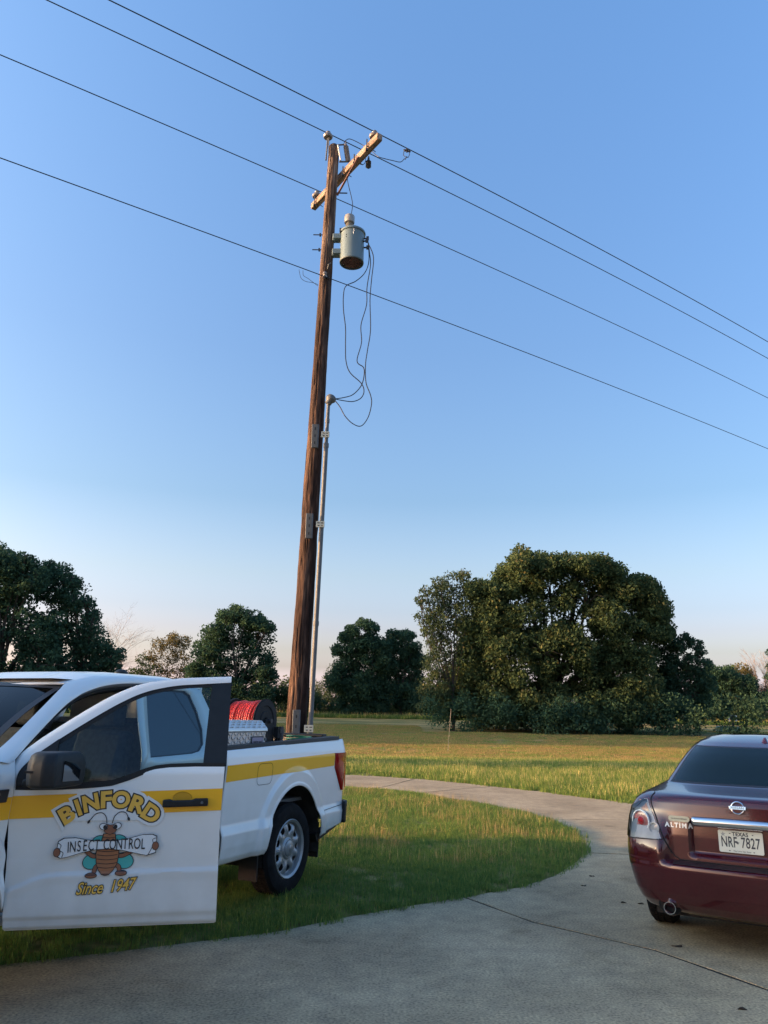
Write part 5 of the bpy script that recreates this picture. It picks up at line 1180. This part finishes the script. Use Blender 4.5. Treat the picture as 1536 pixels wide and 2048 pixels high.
TG = 'trees beyond the mown field'
tree('oak_tree', 'broad spreading oak, the widest tree, dense down to the ground', 'tree',
     [(1042, 1150, 50), (1048, 1122, 30), (1088, 1128, 32), (1125, 1128, 30), (1160, 1132, 28), (1195, 1138, 32), (1225, 1150, 28), (1010, 1175, 40), (1100, 1180, 55), (1175, 1190, 55), (1245, 1190, 42), (1288, 1182, 34), (1276, 1165, 22), (1300, 1215, 34), (1322, 1228, 22), (968, 1190, 34), (950, 1180, 22),
      (985, 1235, 50), (1050, 1235, 55), (1215, 1240, 48), (1275, 1262, 42), (1318, 1262, 26), (950, 1270, 45), (1010, 1300, 50), (1080, 1300, 50), (1130, 1265, 34), (1160, 1300, 34), (1230, 1310, 44), (1285, 1320, 34), (930, 1330, 50), (985, 1365, 55), (1060, 1370, 58), (1140, 1365, 55), (1215, 1372, 55), (1280, 1378, 45),
      (920, 1395, 48), (975, 1420, 44), (1040, 1425, 42), (1110, 1425, 44), (1180, 1425, 44), (1245, 1422, 42), (1300, 1415, 36)], 61, (13.8, 61, float(gz_far(61))), oak_leaf, 11, leaf=.20, dens_=120, puff=1.05, trunk_r=.42, fill=.85, rag=.35)
tree('elm_tree', 'feathery lighter tree at the left flank of the broad oak', 'tree',
     [(905, 1165, 24), (925, 1152, 18), (878, 1170, 20), (850, 1182, 14), (865, 1205, 26), (900, 1200, 30), (840, 1200, 12), (850, 1232, 24), (885, 1240, 32), (920, 1225, 28), (856, 1262, 18), (880, 1290, 30), (870, 1330, 30), (872, 1375, 34), (858, 1410, 26)], 58.5, (5.4, 58.5, float(gz_far(58.5))), pale_leaf, 12, leaf=.15, dens_=120, puff=.62, trunk_r=.11, fill=2.2, rag=1.8)
tree('small_oak', 'smaller oak with open branch tips at the right flank of the broad oak', 'tree',
     [(1340, 1285, 20), (1325, 1300, 26), (1345, 1345, 30), (1410, 1330, 18), (1412, 1365, 24), (1370, 1282, 19), (1390, 1288, 17), (1352, 1300, 18), (1400, 1305, 12), (1342, 1330, 22), (1378, 1325, 20), (1330, 1365, 30), (1370, 1362, 30), (1400, 1345, 14), (1345, 1400, 34), (1390, 1395, 32), (1330, 1425, 26), (1380, 1428, 22)], 62.5, (25.2, 62.5, float(gz_far(62.5))), dark_leaf, 13, leaf=.18, dens_=120, puff=.75, trunk_r=.13, fill=2.0)
tree('dark_tree', 'tall dark tree with a ragged pointed top, just right of the utility pole', 'tree',
     [(762, 1298, 20), (768, 1330, 30), (676, 1300, 14), (678, 1360, 26), (728, 1248, 17), (745, 1255, 14), (705, 1262, 16), (690, 1275, 14), (740, 1285, 22), (712, 1295, 26), (695, 1330, 28), (730, 1335, 34), (757, 1320, 22), (715, 1375, 40), (750, 1370, 30), (700, 1405, 32), (745, 1408, 32)], 86, base_at(728, 86), dark_leaf, 14, leaf=.22, dens_=110, puff=.9, trunk_r=.17, fill=1.5, group=TG)
tree('dark_tree', 'rounder dark tree between the pointed dark tree and the feathery tree', 'tree',
     [(840, 1325, 18), (835, 1370, 24), (790, 1275, 18), (812, 1275, 18), (775, 1295, 20), (825, 1300, 20), (800, 1310, 28), (785, 1345, 32), (820, 1345, 28), (775, 1390, 34), (815, 1390, 32), (832, 1405, 20)], 87, base_at(800, 87), dark_leaf, 15, leaf=.22, dens_=110, puff=.9, trunk_r=.16, fill=1.5, group=TG)
tree('round_tree', 'rounded dark green tree left of the utility pole, behind the hose reel', 'tree',
     [(470, 1228, 22), (450, 1240, 22), (495, 1235, 22), (520, 1245, 18), (535, 1255, 16), (430, 1265, 26), (470, 1270, 36), (515, 1275, 34), (415, 1300, 30), (460, 1315, 40), (515, 1320, 36), (400, 1340, 26), (440, 1365, 40), (500, 1370, 44), (536, 1350, 20), (530, 1385, 22), (420, 1400, 40), (480, 1410, 40), (520, 1415, 26)], 84, base_at(472, 84), dark_leaf, 16, leaf=.24, dens_=85, puff=.95, trunk_r=.28, group=TG)
tree('big_tree', 'very large dark tree at the left edge, over the truck roof', 'tree',
     [(-10, 1110, 32), (15, 1135, 36), (50, 1125, 26), (-50, 1140, 50), (30, 1170, 45), (-20, 1190, 60), (70, 1160, 30), (-90, 1200, 60), (40, 1225, 60), (-40, 1260, 70), (80, 1265, 55), (20, 1310, 70), (90, 1330, 55), (-70, 1330, 70), (40, 1385, 60), (110, 1385, 45), (-40, 1400, 60)], 62, base_at(-10, 62), dark_leaf, 17, leaf=.22, dens_=80, puff=1.0, trunk_r=.4)
tree('big_tree', 'second dark tree beside the left edge tree, stepping down to the right', 'tree',
     [(100, 1140, 22), (125, 1145, 22), (145, 1165, 20), (110, 1180, 34), (150, 1200, 34), (175, 1205, 18), (185, 1235, 20), (130, 1240, 50), (180, 1275, 34), (200, 1300, 26), (140, 1310, 55), (195, 1345, 34), (225, 1330, 20), (240, 1310, 14), (215, 1305, 16), (160, 1375, 50), (235, 1360, 26), (215, 1395, 40), (255, 1390, 24)], 64, base_at(160, 64), dark_leaf, 18, leaf=.20, dens_=85, puff=.9, trunk_r=.32)
tree('straw_bush', 'sparse yellowing bushy tree behind the truck roof', 'tree',
     [(345, 1278, 18), (365, 1285, 18), (320, 1290, 16), (335, 1305, 22), (368, 1312, 20), (300, 1310, 14), (310, 1330, 20), (345, 1340, 26), (375, 1345, 18), (325, 1370, 24), (360, 1380, 26)], 92, base_at(345, 92), straw_leaf, 19, leaf=.17, dens_=75, puff=.7, trunk_r=.06, rag=2)
tree('low_tree', 'low dark bush between the bare tree and the yellowing tree', 'shrub',
     [(285, 1320, 14), (300, 1345, 22), (270, 1350, 20), (280, 1385, 34), (310, 1395, 30), (245, 1400, 20)], 90, base_at(285, 90), scrub_leaf, 20, leaf=.2, dens_=60, puff=.8, trunk_r=.1)
tree('verge_tree', 'dark hummocky tree mass descending right of the small oak', 'tree', [(1430, 1346, 20), (1425, 1362, 30), (1455, 1362, 28), (1490, 1372, 26), (1420, 1395, 30), (1460, 1408, 30), (1505, 1412, 28), (1530, 1400, 22)], 90, base_at(1455, 90), dark_leaf, 31, leaf=.2, dens_=80, puff=.8, trunk_r=.12, fill=1.4)
bare_tree('bare_tree', 'leafless wispy tree leaning right beside the large left trees', base_at(212, 80), 11.5, .60, 6, twig_m, .08, lean=.16, levels=6)
bare_tree('bare_tree', 'leafless pale tree near the right edge above the red car', base_at(1530, 95), 9.3, .26, 8, twig_m, .11, lean=-.07, levels=6)
tree('pale_bush', 'pale grey green tree peeking between the utility pole and dark tree', 'tree', [(660, 1345, 18), (675, 1350, 14), (650, 1370, 22), (672, 1385, 24), (645, 1400, 24)], 98, base_at(660, 98), pale_leaf, 21, leaf=.18, dens_=45, puff=.8, trunk_r=.1)
tree('edge_tree', 'dark tree top cut off by the right edge of the picture', 'tree', [(1545, 1305, 16), (1560, 1330, 26), (1538, 1352, 12), (1570, 1370, 34), (1560, 1400, 30)], 84, base_at(1560, 84), dark_leaf, 22, leaf=.2, dens_=80, puff=.8, trunk_r=.2)
tree('rusty_tree', 'sunlit olive tree right of the small oak, beyond the road', 'tree', [(1485, 1335, 14), (1478, 1352, 16), (1500, 1350, 14), (1462, 1345, 9), (1455, 1368, 16), (1492, 1378, 22), (1440, 1385, 18)], 96, base_at(1480, 96), straw_leaf, 23, leaf=.2, dens_=55, puff=.8, trunk_r=.12)
tree('rusty_shrub', 'reddish dry thicket at the right edge beyond the road', 'shrub', [(1520, 1385, 18), (1538, 1375, 18), (1510, 1410, 20), (1532, 1410, 22)], 92, base_at(1525, 92), leaf_mat('rust_leaf', (.10, .055, .035), (.22, .13, .085), None, .3), 24, leaf=.16, dens_=40, puff=.7, trunk_r=.05, rag=2)
rs_ = random.Random(77)
SG = 'low shrubs along the far side of the road'
sh = [(560, 1385, 22), (590, 1392, 20), (625, 1398, 20), (575, 1410, 16), (655, 1412, 16), (690, 1418, 14), (765, 1414, 14), (845, 1405, 20), (860, 1418, 16), (1345, 1432, 14), (1372, 1425, 12), (1398, 1428, 16), (1420, 1418, 14), (1432, 1424, 16), (1455, 1430, 12), (1476, 1425, 16), (1500, 1430, 14), (1520, 1432, 16), (1415, 1395, 20), (1450, 1400, 18)]
desc = ['grey green', 'olive', 'dark', 'dusty', 'bright green', 'pale']
where = ['behind the hose reel', 'left of the utility pole foot', 'right of the conduit', 'behind the truck tailgate', 'under the pale tree', 'left of the dark tree foot', 'below the dark trees', 'left of the feathery tree foot', 'at the feathery tree base', 'right of the small oak foot', 'second right of the small oak', 'above the red car roof edge',
         'bright against the woods above the car', 'beside the bright one above the car', 'left of the mailbox', 'behind the mailbox', 'right of the mailbox', 'at the right edge near the road', 'tall, behind the mailbox shrubs', 'tall, left of the olive tree']
for k, (px, py, r_) in enumerate(sh):
    tree('roadside_shrub', '%s roadside shrub %s' % (desc[k % 6], where[k]), 'shrub', [(px, py, r_), (px - r_ * .6, py + r_ * .4, r_ * .8), (px + r_ * .6, py + r_ * .5, r_ * .8)], 86 + (k % 5), base_at(px, 86 + (k % 5)),
         [scrub_leaf, scrub_leaf, dark_leaf, pale_leaf, scrub_leaf, pale_leaf][k % 6], 100 + k, leaf=.17, dens_=90, puff=.6, trunk_r=.05, limbs=False, group=SG, rag=1.6, fill=1.8)
# distant wood that reads as one mass
rngw = np.random.default_rng(9); P_ = []
for x in np.arange(-95, 115, 1.9):
    y = 112 + rngw.uniform(-6, 10); h = 4.4 + 1.0 * math.sin(x * .09) + rngw.uniform(-.6, 1.4)
    if 30 < x < 75: h += 3.2 - .05 * abs(x - 45)
    for z in np.arange(.6, h, 1.3): P_.append((np.array((x + rngw.uniform(-.8, .8), y, 1.4 + z)), rngw.uniform(1.0, 1.7)))
C, Tn = puffs_to_leaves(P_, rngw, 80); wd_ = leaves_mesh('far_wood', C, .34, Tn, scrub_leaf, None, rngw); tag(wd_, 'far belt of woodland closing the view beyond the road', 'woodland', kind='stuff')
P_ = []
for x in np.arange(-75, 80, .8):
    y = 90 + rngw.uniform(-3, 5); h = 1.9 + 1.1 * math.sin(x * .21 + 1) + .8 * math.sin(x * .53) + rngw.uniform(-.4, .9)
    for z in np.arange(.3, max(.9, h), .75): P_.append((np.array((x + rngw.uniform(-.6, .6), y, 1.4 + z)), rngw.uniform(.5, 1.0)))
C, Tn = puffs_to_leaves(P_, rngw, 90); th = leaves_mesh('roadside_thicket', C, .24, Tn * .8, scrub_leaf, None, rngw); tag(th, 'tangled green thicket along the far side of the road', 'thicket', kind='stuff')
# scrubby undergrowth at the oak's foot
P_ = []
for k in range(130):
    x = rngw.uniform(3.6, 27); y = 56.2 + .9 * math.sin(x * .4) + rngw.uniform(-.3, 1.5); P_.append((np.array((x, y, float(gz_far(y)) + rngw.uniform(.1, 2.6))), rngw.uniform(.4, 1.1)))
C, Tn = puffs_to_leaves(P_, rngw, 120); ug = leaves_mesh('undergrowth', C, .17, Tn, dark_leaf, None, rngw); tag(ug, 'tangled undergrowth along the foot of the broad oak', 'undergrowth', kind='stuff')

# unseen western trees: those opposite the truck added to block sun, others shade field
def shade_tree(x, y, h, r_, seed, label, cat='tree'):
    rngl = np.random.default_rng(seed); root = empty('unseen_tree', (x, y, float(gz_far(y)))); tag(root, label, cat, 'trees out of view beside the field')
    pf = [(np.array((rngl.normal(0, r_ * .42), rngl.normal(0, r_ * .42), h * rngl.uniform(.35, 1))), rngl.uniform(.5, 1.1)) for _ in range(int(22 * r_ * r_) + 20)]
    C, Tn = puffs_to_leaves(pf, rngl, 60); leaves_mesh('crown', C, .36, Tn, dark_leaf, root, rngl); MB().tube([(0, 0, -.2), (0, 0, h * .7)], [.25, .12], 8).build('trunk', trunk_m, root)
for k, (x, y, h, r_) in enumerate([(-60, -8.5, 17, 4.6), (-62, -3.6, 18, 4.6), (-60, -.2, 16.5, 2.9), (-60, 2.0, 11.2, 2.6), (-59, 3.4, 10.9, 1.9), (-30, 24.4, 8.6, 1.3), (-60, 39.5, 14.5, 3.2), (-64, 45, 15, 3.4), (-46, 50, 11, 5.5), (-58, 58, 12, 6), (-75, 46, 9, 4.5), (-70, 66, 13, 7)]):
    shade_tree(x, y, h, r_, 300 + k, ['added shading tree out of view southwest of the truck', 'middle added shading tree, unseen southwest of the truck', 'added shading tree out of view due west of the truck', 'lower added shading tree out of view west of the pickup bed', 'lowest added shading tree out of view west of the pole', 'slender tree nearest the drive, out of view', 'tall tree west of the field shading its middle', 'second tall tree west of the field', 'broad tree out of view by the field', 'taller tree out of view by the field', 'middling tree far out of view west', 'largest tree out of view to the west'][k])
# behind the camera: trees that show in glass and paint
for k, (x, y, h, r_) in enumerate([(-14, -22, 9, 4), (-4, -30, 11, 5), (9, -26, 8, 3.5), (18, -34, 12, 5)]):
    shade_tree(x, y, h, r_, 320 + k, ['tree behind the viewer, westmost', 'tree straight behind the viewer', 'smaller tree behind the viewer', 'tallest tree behind the viewer'][k])

# ================================================================== GRASS
def clump(name, nbl, rad, h, w, seed, m, stalk=0):
    rnd = random.Random(seed); vs = []; fs = []; tn = []
    for k in range(nbl + stalk):
        tall = k >= nbl
        a = rnd.uniform(0, 2 * PI); q = math.sqrt(rnd.random()) * rad; x, y = q * math.cos(a), q * math.sin(a); hh = h * rnd.uniform(.5, 1.2) * (1.9 if tall else 1); a2 = rnd.uniform(0, 2 * PI); bend = hh * rnd.uniform(.15, .75) * (.5 if tall else 1); ww = w * rnd.uniform(.6, 1.2) * (.6 if tall else 1)
        dx, dy_ = math.cos(a2), math.sin(a2); px, py = -dy_ * ww / 2, dx * ww / 2; b_ = len(vs)
        vs += [(x - px, y - py, -.01), (x + px, y + py, -.01), (x + dx * bend * .35 + px * .8, y + dy_ * bend * .35 + py * .8, hh * .6), (x + dx * bend * .35 - px * .8, y + dy_ * bend * .35 - py * .8, hh * .6), (x + dx * bend, y + dy_ * bend, hh * (.97))]
        fs += [(b_, b_ + 1, b_ + 2, b_ + 3), (b_ + 3, b_ + 2, b_ + 4)]
        t_ = min(1, max(0, rnd.gauss(.85 if tall else .42, .2))); tn += [t_] * 5
    me = bpy.data.meshes.new(name); me.from_pydata(vs, [], fs); me.materials.append(m); a_ = me.attributes.new('tone', 'FLOAT', 'POINT'); a_.data.foreach_set('value', tn)
    return bpy.data.objects.new(name, me)
grass_m = leaf_mat('grass_blade', (.08, .175, .055), (.30, .36, .085), (.62, .50, .20), .45)
# broad tonal patches on top of the blade tone
n = grass_m.node_tree
dry_m = leaf_mat('dry_blade', (.24, .20, .075), (.50, .35, .15), (.60, .44, .22), .4)
def grass_layer(name, label, pts, scl, clumps, seed):
    rngg = np.random.default_rng(seed); coll = bpy.data.collections.new(name + '_kinds')
    for c in clumps: coll.objects.link(c)
    me = bpy.data.meshes.new(name); me.vertices.add(len(pts)); me.vertices.foreach_set('co', pts.ravel().astype(np.float32)); me.update()
    a = me.attributes.new('turn', 'FLOAT_VECTOR', 'POINT'); rot = np.zeros((len(pts), 3), np.float32); rot[:, 2] = rngg.uniform(0, 6.28, len(pts)); a.data.foreach_set('vector', rot.ravel())
    a = me.attributes.new('size', 'FLOAT', 'POINT'); a.data.foreach_set('value', scl.astype(np.float32))
    o = bpy.data.objects.new(name, me); COL.objects.link(o); tag(o, label, 'grass', kind='stuff')
    ng = bpy.data.node_groups.new(name, 'GeometryNodeTree'); ng.interface.new_socket('Geometry', in_out='INPUT', socket_type='NodeSocketGeometry'); ng.interface.new_socket('Geometry', in_out='OUTPUT', socket_type='NodeSocketGeometry')
    gi = ng.nodes.new('NodeGroupInput'); go = ng.nodes.new('NodeGroupOutput'); ip = ng.nodes.new('GeometryNodeInstanceOnPoints'); ci = ng.nodes.new('GeometryNodeCollectionInfo')
    ci.inputs['Collection'].default_value = coll; ci.inputs['Separate Children'].default_value = True; ci.inputs['Reset Children'].default_value = True
    na = ng.nodes.new('GeometryNodeInputNamedAttribute'); na.data_type = 'FLOAT_VECTOR'; na.inputs['Name'].default_value = 'turn'
    ns = ng.nodes.new('GeometryNodeInputNamedAttribute'); ns.data_type = 'FLOAT'; ns.inputs['Name'].default_value = 'size'
    ng.links.new(gi.outputs[0], ip.inputs['Points']); ng.links.new(ci.outputs[0], ip.inputs['Instance']); ip.inputs['Pick Instance'].default_value = True
    ng.links.new(na.outputs['Attribute'], ip.inputs['Rotation']); ng.links.new(ns.outputs['Attribute'], ip.inputs['Scale']); ng.links.new(ip.outputs[0], go.inputs[0])
    md = o.modifiers.new('grass', 'NODES'); md.node_group = ng; return o
def scatter(x0, x1, y0, y1, dens_, seed, wedge=True):
    r_ = np.random.default_rng(seed); n_ = int((x1 - x0) * (y1 - y0) * dens_); x = r_.uniform(x0, x1, n_); y = r_.uniform(y0, y1, n_)
    if wedge: k = (x > -.56 * y - 1.2) & (x < .56 * y + 1.2); x, y = x[k], y[k]
    k = ~in_poly(x, y, drive_poly) | (dist_poly(x, y, drive_poly) < .035); x, y = x[k], y[k]
    return np.stack([x, y, gz_far(y) + np.where(in_poly(x, y, drive_poly), -.02, .065 * np.clip(dist_poly(x, y, drive_poly) / .8, 0, 1) ** .7 - .012)], 1)
def patch(p, sc, seed): return np.array([noise.noise(Vector((a * sc, b_ * sc, seed))) for a, b_ in p[:, :2]])
near = [clump('blades_near_%d' % k, 38, .085, .050, .0048, k, grass_m, stalk=(0, 1, 3)[k % 3]) for k in range(6)]
P1 = scatter(-8.5, 3.2, 4.6, 19.4, 210, 1); s1 = 1 + .55 * patch(P1, .9, 1) + .25 * np.random.default_rng(2).normal(size=len(P1)).clip(-1.5, 2)
s1 *= 1 + .25 * np.clip(P1[:, 1] - 9, 0, 4) / 4
grass_layer('lawn_grass', 'short green grass of the lawn island inside the drive', P1, s1.clip(.35, 2.2), near, 3)
seed = [clump('seed_stalks_%d' % k, 7, .10, .105, .0045, 80 + k, dry_m, stalk=3) for k in range(4)]
P5 = scatter(-3.5, 3.1, 9.2, 19.2, 60, 11); q5 = patch(P5, .8, 21) + .35 * patch(P5, 3.1, 5); P5 = P5[(q5 > -.12)]  # straw-coloured stalks on the sunlit end, painting in part of its yellow light
grass_layer('seed_grass', 'pale yellow seed stalks deepening the sunlit yellow of the lawn island', P5, np.random.default_rng(12).uniform(.55, 1.25, len(P5)), seed, 13)
mid = [clump('blades_mid_%d' % k, 46, .17, .085, .010, 20 + k, grass_m, stalk=(1, 4, 8)[k % 3]) for k in range(6)]
P2 = scatter(-16, 19, 15, 31, 60, 4); P2 = P2[(P2[:, 1] > 19.6) | (P2[:, 0] > 3)]; s2 = 1 + .5 * patch(P2, .6, 4) + .2 * np.random.default_rng(5).normal(size=len(P2)).clip(-1.5, 2)
grass_layer('verge_grass', 'taller yellow green grass beyond the concrete drive', P2, s2.clip(.4, 2), mid, 6)
far = [clump('blades_far_%d' % k, 60, .42, .075, .024, 40 + k, dry_m if k % 3 else grass_m, stalk=2) for k in range(6)]
P3 = scatter(-26, 34, 31, 66, 9, 7); s3 = .9 + .5 * patch(P3, .2, 7); P3 = P3[(P3[:, 1] < 56) | (P3[:, 0] < 3) | (P3[:, 0] > 27)]; s3 = (.9 + .5 * patch(P3, .2, 7)).clip(.3, 1.6)
grass_layer('field_grass', 'mown dry field grass reaching to the road', P3, s3, far, 8)
P4 = scatter(-50, 70, 82.5, 88, 6, 9, False); tall = [clump('blades_tall_%d' % k, 60, .5, .34, .05, 60 + k, grass_m, stalk=2) for k in range(3)]
grass_layer('roadside_grass', 'rough tall grass on the far side of the road', P4, np.full(len(P4), 1.0), tall, 10)
